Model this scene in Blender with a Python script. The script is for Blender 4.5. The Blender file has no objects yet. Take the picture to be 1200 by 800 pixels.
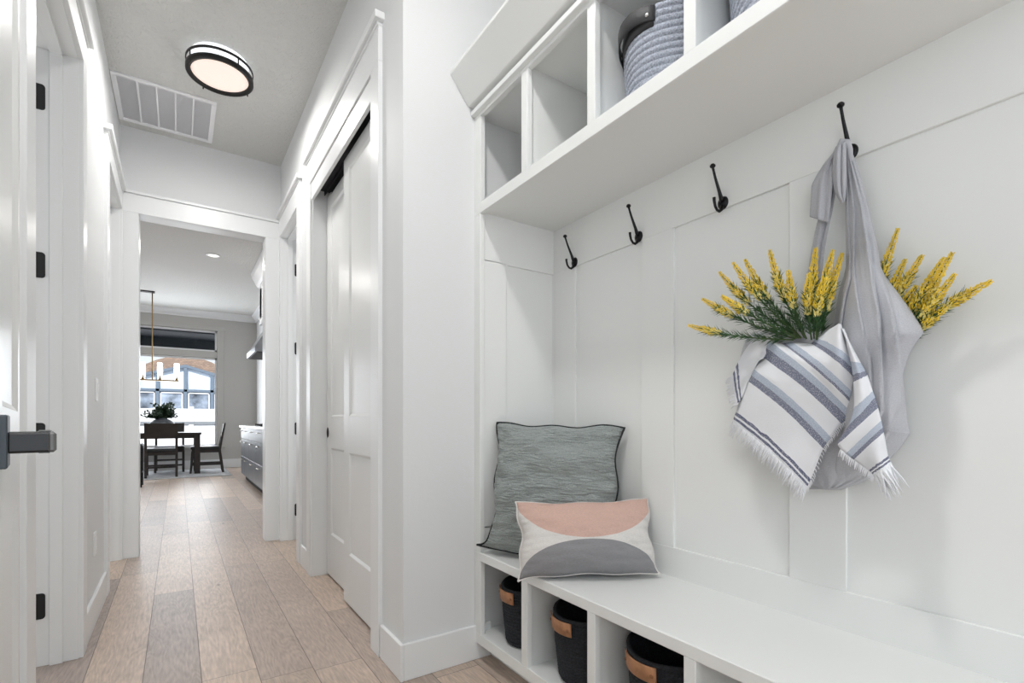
import bpy, bmesh, math, random
from mathutils import Vector, Matrix, noise
random.seed(7)
R = math.radians
scene = bpy.context.scene
COL = scene.collection

# ------------------------------------------------------------------ camera
F = 581.0; U0 = 208.5; V0 = 492.7; CH = 0.98
TH = math.atan((600 - U0) / F); CC, SS = math.cos(TH), math.sin(TH)
def at(u, v, X=None, Y=None, Z=None):
    """point of the place seen at a photo position, on the plane X, Y or Z = const"""
    l = (u - 600) / F; k = -(v - V0) / F
    r = (SS + l * CC, CC - l * SS, k)
    t = X / r[0] if X is not None else (Y / r[1] if Y is not None else (Z - CH) / r[2])
    return Vector((t * r[0], t * r[1], CH + t * r[2]))

cam_d = bpy.data.cameras.new('camera')
cam_d.sensor_width = 36; cam_d.lens = 36 * F / 1200
cam_d.shift_y = (V0 - 400) / 1200
cam_d.clip_start = 0.02
cam = bpy.data.objects.new('camera', cam_d); COL.objects.link(cam)
cam.location = (0, 0, CH); cam.rotation_euler = (R(90), 0, -TH)
scene.camera = cam

# ------------------------------------------------------------------ materials
MATS = {}
def mat(name, col, rough=.5, metal=0., bump=None, emit=None, spec=None, coat=0., sheen=0., mottle=None):
    m = bpy.data.materials.new(name); m.use_nodes = True
    nt = m.node_tree; b = nt.nodes['Principled BSDF']
    b.inputs['Base Color'].default_value = (*col, 1)
    b.inputs['Roughness'].default_value = rough
    b.inputs['Metallic'].default_value = metal
    if spec is not None: b.inputs['Specular IOR Level'].default_value = spec
    if coat: b.inputs['Coat Weight'].default_value = coat
    if sheen: b.inputs['Sheen Weight'].default_value = sheen; b.inputs['Sheen Roughness'].default_value = .5
    if emit:
        b.inputs['Emission Color'].default_value = (*emit[0], 1); b.inputs['Emission Strength'].default_value = emit[1]
    tc = nt.nodes.new('ShaderNodeTexCoord')
    if bump:
        sc, st, det = bump
        n = nt.nodes.new('ShaderNodeTexNoise'); n.inputs['Scale'].default_value = sc; n.inputs['Detail'].default_value = det
        bp = nt.nodes.new('ShaderNodeBump'); bp.inputs['Strength'].default_value = st; bp.inputs['Distance'].default_value = .004
        nt.links.new(tc.outputs['Object'], n.inputs['Vector']); nt.links.new(n.outputs['Fac'], bp.inputs['Height'])
        nt.links.new(bp.outputs['Normal'], b.inputs['Normal'])
    if mottle:
        sc, amt = mottle
        n = nt.nodes.new('ShaderNodeTexNoise'); n.inputs['Scale'].default_value = sc; n.inputs['Detail'].default_value = 5
        r = nt.nodes.new('ShaderNodeMapRange'); r.inputs['From Min'].default_value = .3; r.inputs['From Max'].default_value = .7
        r.inputs['To Min'].default_value = 1 - amt; r.inputs['To Max'].default_value = 1 + amt
        mx = nt.nodes.new('ShaderNodeVectorMath'); mx.operation = 'SCALE'; mx.inputs[0].default_value = col
        nt.links.new(tc.outputs['Object'], n.inputs['Vector']); nt.links.new(n.outputs['Fac'], r.inputs['Value'])
        nt.links.new(r.outputs['Result'], mx.inputs['Scale']); nt.links.new(mx.outputs['Vector'], b.inputs['Base Color'])
    MATS[name] = m
    return m

def N(nt, t, **k):
    n = nt.nodes.new(t)
    for a, v in k.items(): setattr(n, a, v)
    return n
def ramp(nt, stops, interp='LINEAR'):
    n = nt.nodes.new('ShaderNodeValToRGB'); cr = n.color_ramp; cr.interpolation = interp
    while len(cr.elements) < len(stops): cr.elements.new(.5)
    for e, (p, c) in zip(cr.elements, stops): e.position = p; e.color = (*c, 1)
    return n
def math_n(nt, op, a, b=None, c=None):
    n = nt.nodes.new('ShaderNodeMath'); n.operation = op
    for i, x in enumerate((a, b, c)):
        if x is None: continue
        if isinstance(x, (int, float)): n.inputs[i].default_value = x
        else: nt.links.new(x, n.inputs[i])
    return n.outputs[0]

WALL = mat('wall_paint', (.76, .768, .77), .6, bump=(38, .16, 4))
CEIL = mat('ceiling_paint', (.68, .68, .66), .75)
TRIM = mat('trim_paint', (.84, .85, .85), .32, bump=(14, .03, 3))
DOORP = mat('door_paint', (.80, .805, .795), .28, bump=(60, .03, 3))
LOCK = mat('locker_paint', (.84, .85, .835), .36, bump=(25, .03, 3))
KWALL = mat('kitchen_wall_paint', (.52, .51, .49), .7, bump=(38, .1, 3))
BLACK = mat('black_metal', (.012, .012, .013), .38, .6)
HINGE = mat('black_hinge', (.008, .008, .009), .45)
DARKM = mat('closet_dark', (.03, .03, .035), .7)
PEWTER = mat('lever_metal', (.020, .021, .023), .32, .35)
PEWTERL = mat('lever_end_metal', (.16, .16, .16), .45, .3)
ROSEM = mat('rose_metal', (.07, .085, .10), .45, .4)
BRONZE = mat('fixture_bronze', (.022, .020, .020), .45, .5)
GLOW = mat('diffuser', (.25, .25, .25), .5, emit=((1, .82, .71), 1.0))
GLASSW = mat('drum_acrylic', (.85, .85, .85), .4, emit=((.93, .96, 1), 1.1))
VENTW = mat('vent_white', (.92, .92, .94), .5)
PLASTIC = mat('white_plastic', (.88, .88, .88), .35)
LEATHER = mat('tan_leather', (.40, .19, .09), .5, bump=(90, .25, 4), mottle=(30, .22))
BLEATHER = mat('black_leather', (.03, .03, .032), .6, bump=(110, .2, 3))
COPPER = mat('rivet_copper', (.35, .17, .09), .35, .9)
SILVER = mat('rivet_silver', (.65, .63, .62), .3, .9)
BROPE = mat('black_rope', (.022, .024, .03), .85, bump=(420, .8, 3), mottle=(160, .5))
GROPE = mat('grey_rope', (.40, .43, .50), .9, bump=(420, .6, 3), mottle=(220, .35))
TEALC = mat('piping_black', (.018, .022, .022), .8, bump=(500, .6, 2))
WCOTTON = mat('white_piping', (.72, .69, .66), .9)
FRINGE = mat('fringe_cotton', (.84, .85, .88), .9)
STEM = mat('stem_green', (.07, .12, .035), .6)
LEAF = mat('leaf_green', (.035, .10, .028), .5, mottle=(60, .5))
FLOW = mat('bloom_yellow', (.84, .60, .05), .6, mottle=(70, .25))
FLOWP = mat('bloom_pale', (.85, .72, .25), .6)
STEEL = mat('brushed_steel', (.45, .47, .50), .28, .95, mottle=(9, .2))
CABG = mat('cabinet_grey', (.17, .185, .21), .35, mottle=(3, .12))
QUARTZ = mat('quartz_white', (.82, .82, .82), .2)
NICKEL = mat('pull_nickel', (.55, .52, .48), .3, 1)
ESP = mat('espresso_wood', (.022, .017, .015), .5, mottle=(8, .35))
SEATL = mat('seat_leather', (.018, .019, .021), .4)
BRASS = mat('brass', (.40, .27, .12), .3, 1)
BULB = mat('lit_glass', (.95, .93, .9), .3, emit=((1, .95, .88), 1.6))
RUG = mat('rug_wool', (.50, .51, .53), .95, bump=(60, .6, 4), mottle=(7, .3))
VASEM = mat('vase_grey', (.09, .10, .115), .5, mottle=(18, .4))
PLANTM = mat('plant_dark_green', (.02, .045, .022), .5, mottle=(30, .5))
WINW = mat('window_white', (.86, .87, .88), .35)
SHINGLE = mat('shingle', (.3, .22, .17), .8)
HBLUE = mat('house_trim_bluegrey', (.13, .17, .22), .5)
HGLASS = mat('house_glass', (.55, .63, .74), .12, 0, mottle=(.9, .5))  # pale blue sky reflection is put into the glass colour
FENCE = mat('fence_vinyl', (.85, .86, .88), .5)
FENCEG = mat('fence_rail_grey', (.25, .27, .29), .5)
GROUND = mat('ground_snowy_gravel', (.5, .5, .52), .9, mottle=(4, .35))
PORCH = mat('porch_soffit', (.05, .06, .07), .6)
GLASS = bpy.data.materials.new('clear_glass'); GLASS.use_nodes = True
_b = GLASS.node_tree.nodes['Principled BSDF']; _b.inputs['Transmission Weight'].default_value = 1
_b.inputs['Roughness'].default_value = 0; _b.inputs['IOR'].default_value = 1.05

def knockdown():
    nt = CEIL.node_tree; b = nt.nodes['Principled BSDF']; tc = N(nt, 'ShaderNodeTexCoord')
    n = N(nt, 'ShaderNodeTexNoise'); n.inputs['Scale'].default_value = 30; n.inputs['Detail'].default_value = 3
    n.inputs['Distortion'].default_value = 1.2
    r = ramp(nt, [(.42, (0, 0, 0)), (.56, (1, 1, 1))])
    bp = N(nt, 'ShaderNodeBump'); bp.inputs['Strength'].default_value = .5; bp.inputs['Distance'].default_value = .008
    nt.links.new(tc.outputs['Object'], n.inputs['Vector']); nt.links.new(n.outputs['Fac'], r.inputs['Fac'])
    nt.links.new(r.outputs['Color'], bp.inputs['Height']); nt.links.new(bp.outputs['Normal'], b.inputs['Normal'])
knockdown()

def floor_mat():
    m = bpy.data.materials.new('oak_planks'); m.use_nodes = True; nt = m.node_tree; b = nt.nodes['Principled BSDF']
    L = nt.links.new
    g = N(nt, 'ShaderNodeNewGeometry'); s = N(nt, 'ShaderNodeSeparateXYZ'); L(g.outputs['Position'], s.inputs[0])
    W = .1852; LEN = 1.75
    xr = math_n(nt, 'DIVIDE', math_n(nt, 'ADD', s.outputs['X'], .1105 + 10 * W), W)
    row = math_n(nt, 'FLOOR', xr); fx = math_n(nt, 'FRACT', xr)
    wn = N(nt, 'ShaderNodeTexWhiteNoise', noise_dimensions='1D'); L(row, wn.inputs['W'])
    yr = math_n(nt, 'ADD', math_n(nt, 'DIVIDE', s.outputs['Y'], LEN), math_n(nt, 'MULTIPLY', wn.outputs['Value'], 7.3))
    pl = math_n(nt, 'FLOOR', yr); fy = math_n(nt, 'FRACT', yr)
    cb = N(nt, 'ShaderNodeCombineXYZ'); L(row, cb.inputs[0]); L(pl, cb.inputs[1])
    w2 = N(nt, 'ShaderNodeTexWhiteNoise', noise_dimensions='2D'); L(cb.outputs[0], w2.inputs['Vector'])
    base = ramp(nt, [(0, (.36, .295, .262)), (.25, (.58, .455, .365)), (.5, (.47, .38, .325)), (.75, (.62, .49, .395)), (1, (.52, .415, .345))])
    L(w2.outputs['Value'], base.inputs['Fac'])
    # grain: coordinates stretched along the plank, shifted per plank
    off = math_n(nt, 'MULTIPLY', w2.outputs['Value'], 37.0)
    cg = N(nt, 'ShaderNodeCombineXYZ')
    L(math_n(nt, 'ADD', math_n(nt, 'MULTIPLY', s.outputs['X'], 1.0), off), cg.inputs[0])
    L(math_n(nt, 'MULTIPLY', s.outputs['Y'], .13), cg.inputs[1]); L(off, cg.inputs[2])
    n1 = N(nt, 'ShaderNodeTexNoise'); n1.inputs['Scale'].default_value = 6; n1.inputs['Detail'].default_value = 3; n1.inputs['Distortion'].default_value = .35
    L(cg.outputs[0], n1.inputs['Vector'])
    rings = math_n(nt, 'SINE', math_n(nt, 'MULTIPLY', n1.outputs['Fac'], 170.0))
    n2 = N(nt, 'ShaderNodeTexNoise'); n2.inputs['Scale'].default_value = 110; n2.inputs['Detail'].default_value = 6
    L(cg.outputs[0], n2.inputs['Vector'])
    n3 = N(nt, 'ShaderNodeTexNoise'); n3.inputs['Scale'].default_value = 3.2; n3.inputs['Detail'].default_value = 4
    L(g.outputs['Position'], n3.inputs['Vector'])
    gr = math_n(nt, 'ADD', math_n(nt, 'MULTIPLY', rings, .07), math_n(nt, 'MULTIPLY', math_n(nt, 'SUBTRACT', n2.outputs['Fac'], .5), .8))
    gr = math_n(nt, 'ADD', gr, math_n(nt, 'MULTIPLY', math_n(nt, 'SUBTRACT', n3.outputs['Fac'], .5), .35))
    # seams
    ex = math_n(nt, 'MULTIPLY', math_n(nt, 'MINIMUM', fx, math_n(nt, 'SUBTRACT', 1.0, fx)), W)
    ey = math_n(nt, 'MULTIPLY', math_n(nt, 'MINIMUM', fy, math_n(nt, 'SUBTRACT', 1.0, fy)), LEN)
    e = math_n(nt, 'MINIMUM', ex, ey)
    seam = N(nt, 'ShaderNodeMapRange', interpolation_type='SMOOTHSTEP'); L(e, seam.inputs['Value'])
    seam.inputs['From Min'].default_value = .0004; seam.inputs['From Max'].default_value = .0022
    seam.inputs['To Min'].default_value = .3; seam.inputs['To Max'].default_value = 1
    # a few knots
    vo = N(nt, 'ShaderNodeTexVoronoi'); vo.inputs['Scale'].default_value = 1.7; 
    cv = N(nt, 'ShaderNodeCombineXYZ'); L(math_n(nt, 'MULTIPLY', s.outputs['X'], 2.2), cv.inputs[0]); L(s.outputs['Y'], cv.inputs[1]); L(cv.outputs[0], vo.inputs['Vector'])
    kn = N(nt, 'ShaderNodeMapRange', interpolation_type='SMOOTHSTEP'); L(vo.outputs['Distance'], kn.inputs['Value'])
    kn.inputs['From Min'].default_value = .02; kn.inputs['From Max'].default_value = .07; kn.inputs['To Min'].default_value = .45; kn.inputs['To Max'].default_value = 1
    k = math_n(nt, 'MULTIPLY', math_n(nt, 'MULTIPLY', math_n(nt, 'ADD', gr, 1.0), seam.outputs[0]), kn.outputs[0])
    mx = N(nt, 'ShaderNodeVectorMath', operation='SCALE'); L(base.outputs['Color'], mx.inputs[0]); L(k, mx.inputs['Scale'])
    L(mx.outputs['Vector'], b.inputs['Base Color'])
    b.inputs['Roughness'].default_value = .42
    bp = N(nt, 'ShaderNodeBump'); bp.inputs['Strength'].default_value = .35; bp.inputs['Distance'].default_value = .002
    L(math_n(nt, 'ADD', math_n(nt, 'MULTIPLY', seam.outputs[0], 2.0), gr), bp.inputs['Height']); L(bp.outputs['Normal'], b.inputs['Normal'])
    return m
OAK = floor_mat()

def woven(name, c1, c2, sx, sy, bump=.5, crinkle=0.):
    """two-tone woven cloth driven by the UV map"""
    m = bpy.data.materials.new(name); m.use_nodes = True; nt = m.node_tree; b = nt.nodes['Principled BSDF']; L = nt.links.new
    uv = N(nt, 'ShaderNodeUVMap'); mp = N(nt, 'ShaderNodeMapping'); mp.inputs['Scale'].default_value = (sx, sy, 1)
    L(uv.outputs['UV'], mp.inputs['Vector'])
    n = N(nt, 'ShaderNodeTexNoise'); n.inputs['Scale'].default_value = 1; n.inputs['Detail'].default_value = 6; n.inputs['Roughness'].default_value = .75
    L(mp.outputs[0], n.inputs['Vector'])
    r = ramp(nt, [(.3, c1), (.7, c2)]); L(n.outputs['Fac'], r.inputs['Fac']); L(r.outputs['Color'], b.inputs['Base Color'])
    h = n.outputs['Fac']
    if crinkle:
        mp2 = N(nt, 'ShaderNodeMapping'); mp2.inputs['Scale'].default_value = (sx * .12, sy * .55, 1); L(uv.outputs['UV'], mp2.inputs['Vector'])
        n2 = N(nt, 'ShaderNodeTexNoise'); n2.inputs['Scale'].default_value = 1; n2.inputs['Detail'].default_value = 3; n2.inputs['Distortion'].default_value = .5
        L(mp2.outputs[0], n2.inputs['Vector'])
        h = math_n(nt, 'ADD', h, math_n(nt, 'MULTIPLY', n2.outputs['Fac'], crinkle))
    bp = N(nt, 'ShaderNodeBump'); bp.inputs['Strength'].default_value = bump; bp.inputs['Distance'].default_value = .005
    L(h, bp.inputs['Height']); L(bp.outputs['Normal'], b.inputs['Normal'])
    b.inputs['Roughness'].default_value = .9; b.inputs['Sheen Weight'].default_value = .2
    return m
GAUZE = woven('gauze_sage', (.25, .29, .282), (.50, .54, .525), 110, 110, 1.0, 5.0)
LINEN = woven('linen_grey', (.38, .385, .415), (.56, .565, .60), 70, 300, .35, .5)
LINEND = LINEN

def lumbar_mat():
    m = bpy.data.materials.new('lumbar_cloth'); m.use_nodes = True; nt = m.node_tree; b = nt.nodes['Principled BSDF']; L = nt.links.new
    uv = N(nt, 'ShaderNodeUVMap'); s = N(nt, 'ShaderNodeSeparateXYZ'); L(uv.outputs['UV'], s.inputs[0])
    def circ(cx, cy, rx, ry):
        a = math_n(nt, 'POWER', math_n(nt, 'ABSOLUTE', math_n(nt, 'DIVIDE', math_n(nt, 'SUBTRACT', s.outputs['X'], cx), rx)), 2.0)
        c = math_n(nt, 'POWER', math_n(nt, 'ABSOLUTE', math_n(nt, 'DIVIDE', math_n(nt, 'SUBTRACT', s.outputs['Y'], cy), ry)), 2.0)
        return math_n(nt, 'LESS_THAN', math_n(nt, 'ADD', a, c), 1.0)
    pink = circ(.51, 1.03, .515, .565)
    grey = circ(.50, -.03, .51, .475)
    n = N(nt, 'ShaderNodeTexNoise'); n.inputs['Detail'].default_value = 6; n.inputs['Roughness'].default_value = .8
    mp = N(nt, 'ShaderNodeMapping'); mp.inputs['Scale'].default_value = (60, 90, 1); L(uv.outputs['UV'], mp.inputs[0]); L(mp.outputs[0], n.inputs['Vector']); n.inputs['Scale'].default_value = 1
    m1 = N(nt, 'ShaderNodeMix', data_type='RGBA'); L(pink, m1.inputs[0]); m1.inputs[6].default_value = (.72, .69, .66, 1); m1.inputs[7].default_value = (.64, .43, .36, 1)
    m2 = N(nt, 'ShaderNodeMix', data_type='RGBA'); L(grey, m2.inputs[0]); L(m1.outputs[2], m2.inputs[6]); m2.inputs[7].default_value = (.27, .265, .275, 1)
    r = N(nt, 'ShaderNodeMapRange'); L(n.outputs['Fac'], r.inputs['Value']); r.inputs['From Min'].default_value = .25; r.inputs['From Max'].default_value = .75; r.inputs['To Min'].default_value = .82; r.inputs['To Max'].default_value = 1.15
    sc = N(nt, 'ShaderNodeVectorMath', operation='SCALE'); L(m2.outputs[2], sc.inputs[0]); L(r.outputs[0], sc.inputs['Scale'])
    L(sc.outputs[0], b.inputs['Base Color']); b.inputs['Roughness'].default_value = .95
    bp = N(nt, 'ShaderNodeBump'); bp.inputs['Strength'].default_value = .5; bp.inputs['Distance'].default_value = .003
    L(n.outputs['Fac'], bp.inputs['Height']); L(bp.outputs['Normal'], b.inputs['Normal'])
    return m
LUMBAR = lumbar_mat()

def towel_mat():
    m = bpy.data.materials.new('striped_towel'); m.use_nodes = True; nt = m.node_tree; b = nt.nodes['Principled BSDF']; L = nt.links.new
    uv = N(nt, 'ShaderNodeUVMap'); s = N(nt, 'ShaderNodeSeparateXYZ'); L(uv.outputs['UV'], s.inputs[0])
    w = (.83, .84, .87); li = (.46, .52, .62); dk = (.19, .205, .28); db = (.13, .14, .22)
    r = ramp(nt, [(0, w), (.105, li), (.150, dk), (.195, w), (.29, li), (.338, dk), (.362, w), (.42, li), (.475, dk), (.54, w),
                  (.655, li), (.705, dk), (.745, w), (.93, db), (.943, w), (.957, db), (.970, w)], 'CONSTANT')
    nw = N(nt, 'ShaderNodeTexNoise'); nw.inputs['Scale'].default_value = 14; L(uv.outputs['UV'], nw.inputs['Vector'])
    vv = math_n(nt, 'ADD', s.outputs['Y'], math_n(nt, 'MULTIPLY', math_n(nt, 'SUBTRACT', nw.outputs['Fac'], .5), .012))
    L(vv, r.inputs['Fac'])
    n = N(nt, 'ShaderNodeTexNoise'); mp = N(nt, 'ShaderNodeMapping'); mp.inputs['Scale'].default_value = (150, 150, 1); L(uv.outputs['UV'], mp.inputs[0])
    L(mp.outputs[0], n.inputs['Vector']); n.inputs['Scale'].default_value = 1; n.inputs['Detail'].default_value = 4
    # dark stripes show pale flecks of the weave
    f = math_n(nt, 'MULTIPLY', math_n(nt, 'GREATER_THAN', n.outputs['Fac'], .56), .42)
    mx = N(nt, 'ShaderNodeMix', data_type='RGBA'); L(f, mx.inputs[0]); L(r.outputs['Color'], mx.inputs[6]); mx.inputs[7].default_value = (*w, 1)
    L(mx.outputs[2], b.inputs['Base Color']); b.inputs['Roughness'].default_value = .95
    bp = N(nt, 'ShaderNodeBump'); bp.inputs['Strength'].default_value = .35; bp.inputs['Distance'].default_value = .002
    L(n.outputs['Fac'], bp.inputs['Height']); L(bp.outputs['Normal'], b.inputs['Normal'])
    return m
TOWEL = towel_mat()

def shingle_mat():
    nt = SHINGLE.node_tree; b = nt.nodes['Principled BSDF']; L = nt.links.new
    tc = N(nt, 'ShaderNodeTexCoord'); mp = N(nt, 'ShaderNodeMapping'); mp.inputs['Rotation'].default_value = (R(90), 0, 0); L(tc.outputs['Object'], mp.inputs[0])
    br = N(nt, 'ShaderNodeTexBrick'); br.inputs['Scale'].default_value = 5; br.inputs['Color1'].default_value = (.36, .25, .18, 1)
    br.inputs['Color2'].default_value = (.24, .17, .13, 1); br.inputs['Mortar'].default_value = (.16, .12, .10, 1); br.inputs['Mortar Size'].default_value = .03
    L(mp.outputs[0], br.inputs['Vector']); L(br.outputs['Color'], b.inputs['Base Color'])
shingle_mat()

# ------------------------------------------------------------------ mesh helpers
class MB:
    def __init__(s): s.bm = bmesh.new(); s.uv = s.bm.loops.layers.uv.new('UVMap')
    def box(s, x0, x1, y0, y1, z0, z1, bev=.0015):
        M = Matrix.Translation(((x0 + x1) / 2, (y0 + y1) / 2, (z0 + z1) / 2)) @ Matrix.Diagonal((abs(x1 - x0), abs(y1 - y0), abs(z1 - z0), 1))
        r = bmesh.ops.create_cube(s.bm, size=1, matrix=M)
        if bev:
            es = list({e for v in r['verts'] for e in v.link_edges})
            bmesh.ops.bevel(s.bm, geom=es, offset=min(bev, abs(x1 - x0) * .4, abs(y1 - y0) * .4, abs(z1 - z0) * .4), segments=1, affect='EDGES')
        return s
    def prism(s, pts, axis, a, b, bev=0):
        """polygon pts (2-D) extruded along axis from a to b; order of the 2-D coords: the other axes in xyz order"""
        def P(p, t):
            q = list(p); q.insert(axis, t); return q
        v0 = [s.bm.verts.new(P(p, a)) for p in pts]; v1 = [s.bm.verts.new(P(p, b)) for p in pts]
        n = len(pts); fs = [s.bm.faces.new(v0), s.bm.faces.new(v1[::-1])]
        for i in range(n): fs.append(s.bm.faces.new((v0[i], v1[i], v1[(i + 1) % n], v0[(i + 1) % n])))
        bmesh.ops.recalc_face_normals(s.bm, faces=fs)
        if bev: bmesh.ops.bevel(s.bm, geom=list({e for f in fs for e in f.edges}), offset=bev, segments=2, affect='EDGES')
        return s
    def tube(s, pts, rad, seg=8, cap=True):
        pts = [Vector(p) for p in pts]; n = len(pts)
        rads = rad if isinstance(rad, (list, tuple)) else [rad] * n
        rings = []; up = None
        for i, p in enumerate(pts):
            t = (pts[min(i + 1, n - 1)] - pts[max(i - 1, 0)]).normalized()
            if up is None:
                up = Vector((0, 0, 1)) if abs(t.z) < .9 else Vector((1, 0, 0))
            a = t.cross(up)
            if a.length < 1e-5: a = t.orthogonal()
            a.normalize(); b_ = a.cross(t).normalized(); up = b_
            rings.append([s.bm.verts.new(p + (a * math.cos(2 * math.pi * k / seg) + b_ * math.sin(2 * math.pi * k / seg)) * rads[i]) for k in range(seg)])
        for i in range(n - 1):
            for k in range(seg):
                f = s.bm.faces.new((rings[i][k], rings[i][(k + 1) % seg], rings[i + 1][(k + 1) % seg], rings[i + 1][k])); f.smooth = True
        if cap:
            s.bm.faces.new(rings[0][::-1]); s.bm.faces.new(rings[-1])
        return s
    def lathe(s, prof, c=(0, 0, 0), seg=32, axis='Z', closed=False):
        rings = []
        c = Vector(c)
        for r, z in prof:
            ring = []
            for k in range(seg):
                a = 2 * math.pi * k / seg
                p = (r * math.cos(a), r * math.sin(a), z)
                if axis == 'X': p = (z, p[0], p[1])
                if axis == 'Y': p = (p[0], z, p[1])
                ring.append(s.bm.verts.new(c + Vector(p)))
            rings.append(ring)
        fs = []
        m = len(rings)
        for i in range(m if closed else m - 1):
            A, B = rings[i], rings[(i + 1) % m]
            for k in range(seg):
                f = s.bm.faces.new((A[k], A[(k + 1) % seg], B[(k + 1) % seg], B[k])); f.smooth = True; fs.append(f)
        if not closed:
            if prof[0][0] > 1e-6: fs.append(s.bm.faces.new(rings[0][::-1]))
            if prof[-1][0] > 1e-6: fs.append(s.bm.faces.new(rings[-1]))
        bmesh.ops.recalc_face_normals(s.bm, faces=fs)
        return s
    def grid(s, rows, uvs=None, smooth=True, close=False):
        """rows: list of lists of points"""
        V = [[s.bm.verts.new(p) for p in r] for r in rows]; n = len(V); m = len(V[0])
        for i in range(n - 1):
            for j in range(m if close else m - 1):
                jj = (j + 1) % m
                f = s.bm.faces.new((V[i][j], V[i][jj], V[i + 1][jj], V[i + 1][j])); f.smooth = smooth
                if uvs:
                    for l, q in zip(f.loops, ((i, j), (i, jj), (i + 1, jj), (i + 1, j))): l[s.uv].uv = uvs[q[0]][q[1]]
        return V
    def build(s, name, m, parent=None, weld=0, loc=None, sub=0, solid=0):
        bm = s.bm
        if weld: bmesh.ops.remove_doubles(bm, verts=bm.verts, dist=weld)
        o_root = Vector((0, 0, 0)); p = parent
        while p is not None:
            o_root += Vector(p.location); p = p.parent
        if parent is None and loc is None:
            xs = [v.co.x for v in bm.verts]; ys = [v.co.y for v in bm.verts]; zs = [v.co.z for v in bm.verts]
            loc = Vector(((min(xs) + max(xs)) / 2, (min(ys) + max(ys)) / 2, min(zs)))
        if parent is None: o_root = Vector(loc)
        for v in bm.verts: v.co -= o_root
        me = bpy.data.meshes.new(name); bm.to_mesh(me); bm.free()
        me.materials.append(m)
        o = bpy.data.objects.new(name, me); COL.objects.link(o)
        if parent is None: o.location = o_root
        else: o.parent = parent
        if solid:
            md = o.modifiers.new('thickness', 'SOLIDIFY'); md.thickness = solid; md.offset = 0
        if sub:
            md = o.modifiers.new('smooth', 'SUBSURF'); md.levels = sub; md.render_levels = sub
        return o

def tag(o, label=None, cat=None, group=None, kind=None):
    if label: o['label'] = label
    if cat: o['category'] = cat
    if group: o['group'] = group
    if kind: o['kind'] = kind
    return o
def thing(name, loc, label, cat, group=None):
    o = bpy.data.objects.new(name, None); COL.objects.link(o); o.location = loc; o.empty_display_size = .05
    return tag(o, label, cat, group)
def sthing(name, loc=(0, 0, 0), label=None):
    o = bpy.data.objects.new(name, None); COL.objects.link(o); o.location = loc
    return tag(o, label, None, None, 'structure')
def copy_tree(o, parent=None):
    c = o.copy(); COL.objects.link(c)
    if parent: c.parent = parent
    for ch in list(o.children):
        copy_tree(ch, c)
    return c
def struct(name, mb, m, label=None):
    return tag(mb.build(name, m), label, None, None, 'structure')

# ------------------------------------------------------------------ room shell
XL, XR = -.342, .705      # hall walls
CZ = 3.08                 # ceiling
YE = 4.466                # end wall
YC = 1.783                # column face towards the lockers
XB = 1.42                 # wall behind the lockers
YB = -3.0                 # wall behind the camera
HD = 2.467                # door head height

struct('floor', MB().box(-2.2, 2.2, YB - .1, 4.6, -.05, 0, 0).box(-5.1, 1.5, 4.6, 12.1, -.05, 0, 0), OAK, 'oak plank floor running down the hall')
struct('ceiling', MB().box(-2.2, 2.2, YB - .1, 4.6, CZ, CZ + .1, 0), CEIL, 'white textured hall ceiling')
struct('ceiling', MB().box(-5.1, 1.5, 4.6, 12.1, 3.2, 3.3, 0), CEIL, 'white textured kitchen ceiling')
# left wall with two doorways
LW = MB()
TL = .13
LW.box(XL - TL, XL, YB, -1.6, 0, CZ, 0).box(XL - TL, XL, -1.6, -.3, 0, .85, 0).box(XL - TL, XL, -1.6, -.3, 2.25, CZ, 0).box(XL - TL, XL, -.3, 1.87, 0, CZ, 0).box(XL - TL, XL, 1.87, 2.70, HD + .02, CZ, 0).box(XL - TL, XL, 2.70, 3.66, 0, CZ, 0)  # unseen opening near the camera, added to bring light onto the lockers
LW.box(XL - TL, XL, 3.66, 4.44, HD + .02, CZ, 0).box(XL - TL, XL, 4.44, YE, 0, CZ, 0)
struct('wall_left', LW, WALL, 'white left hall wall with two doorways')
RW = MB()
TR = .125
RW.box(XR, XR + TR, YC, 2.09, 0, CZ, 0).box(XR, XR + TR, 2.09, 3.31, HD + .02, CZ, 0).box(XR, XR + TR, 3.31, 3.71, 0, CZ, 0)
RW.box(XR, XR + TR, 3.71, 4.40, HD + .02, CZ, 0).box(XR, XR + TR, 4.40, YE, 0, CZ, 0)
RW.box(XR + TR, XB + .1, YC, YC + .12, 0, CZ, 0)
struct('wall_right', RW, WALL, 'white right hall wall with closet and doorway')
struct('wall_locker', MB().box(XB, XB + .1, YB, YC, 0, CZ, 0), WALL, 'white wall behind the lockers')
EW = MB()
EW.box(-1.9, -.245, YE, 4.60, 0, CZ + .1, 0).box(.60, 1.5, YE, 4.60, 0, CZ + .1, 0).box(-.245, .60, YE, 4.60, HD + .02, CZ + .1, 0).box(-5.1, 1.5, 4.601, 4.61, CZ + .02, 3.3, 0).box(-5.1, -1.9, YE, 4.6, 0, 3.2, 0)
struct('wall_end', EW, WALL, 'white end wall around the kitchen opening')
# rooms off the hall (closed boxes) and the closet
struct('wall_side_room', MB().box(-2.2, -2.1, 1.5, YE, 0, CZ, 0).box(-2.1, XL - TL, 1.4, 1.5, 0, CZ, 0), WALL, 'far walls of the room off the hall on the left')
struct('wall_closet', MB().box(1.35, 1.4, 1.903, YE, 0, CZ, 0).box(XR + TR, 1.35, 3.45, 3.5, 0, CZ, 0), WALL, 'back walls of the closet on the right')
# behind the camera: a wall with a wide opening added to let light in
struct('wall_back', MB().box(-.342, 1.42, YB - .1, YB, 0, .3, 0).box(-.342, 1.42, YB - .1, YB, 2.7, CZ, 0).box(-.342, -.2, YB - .1, YB, .3, 2.7, 0).box(1.3, 1.42, YB - .1, YB, .3, 2.7, 0), WALL, 'wall behind the camera')

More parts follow.
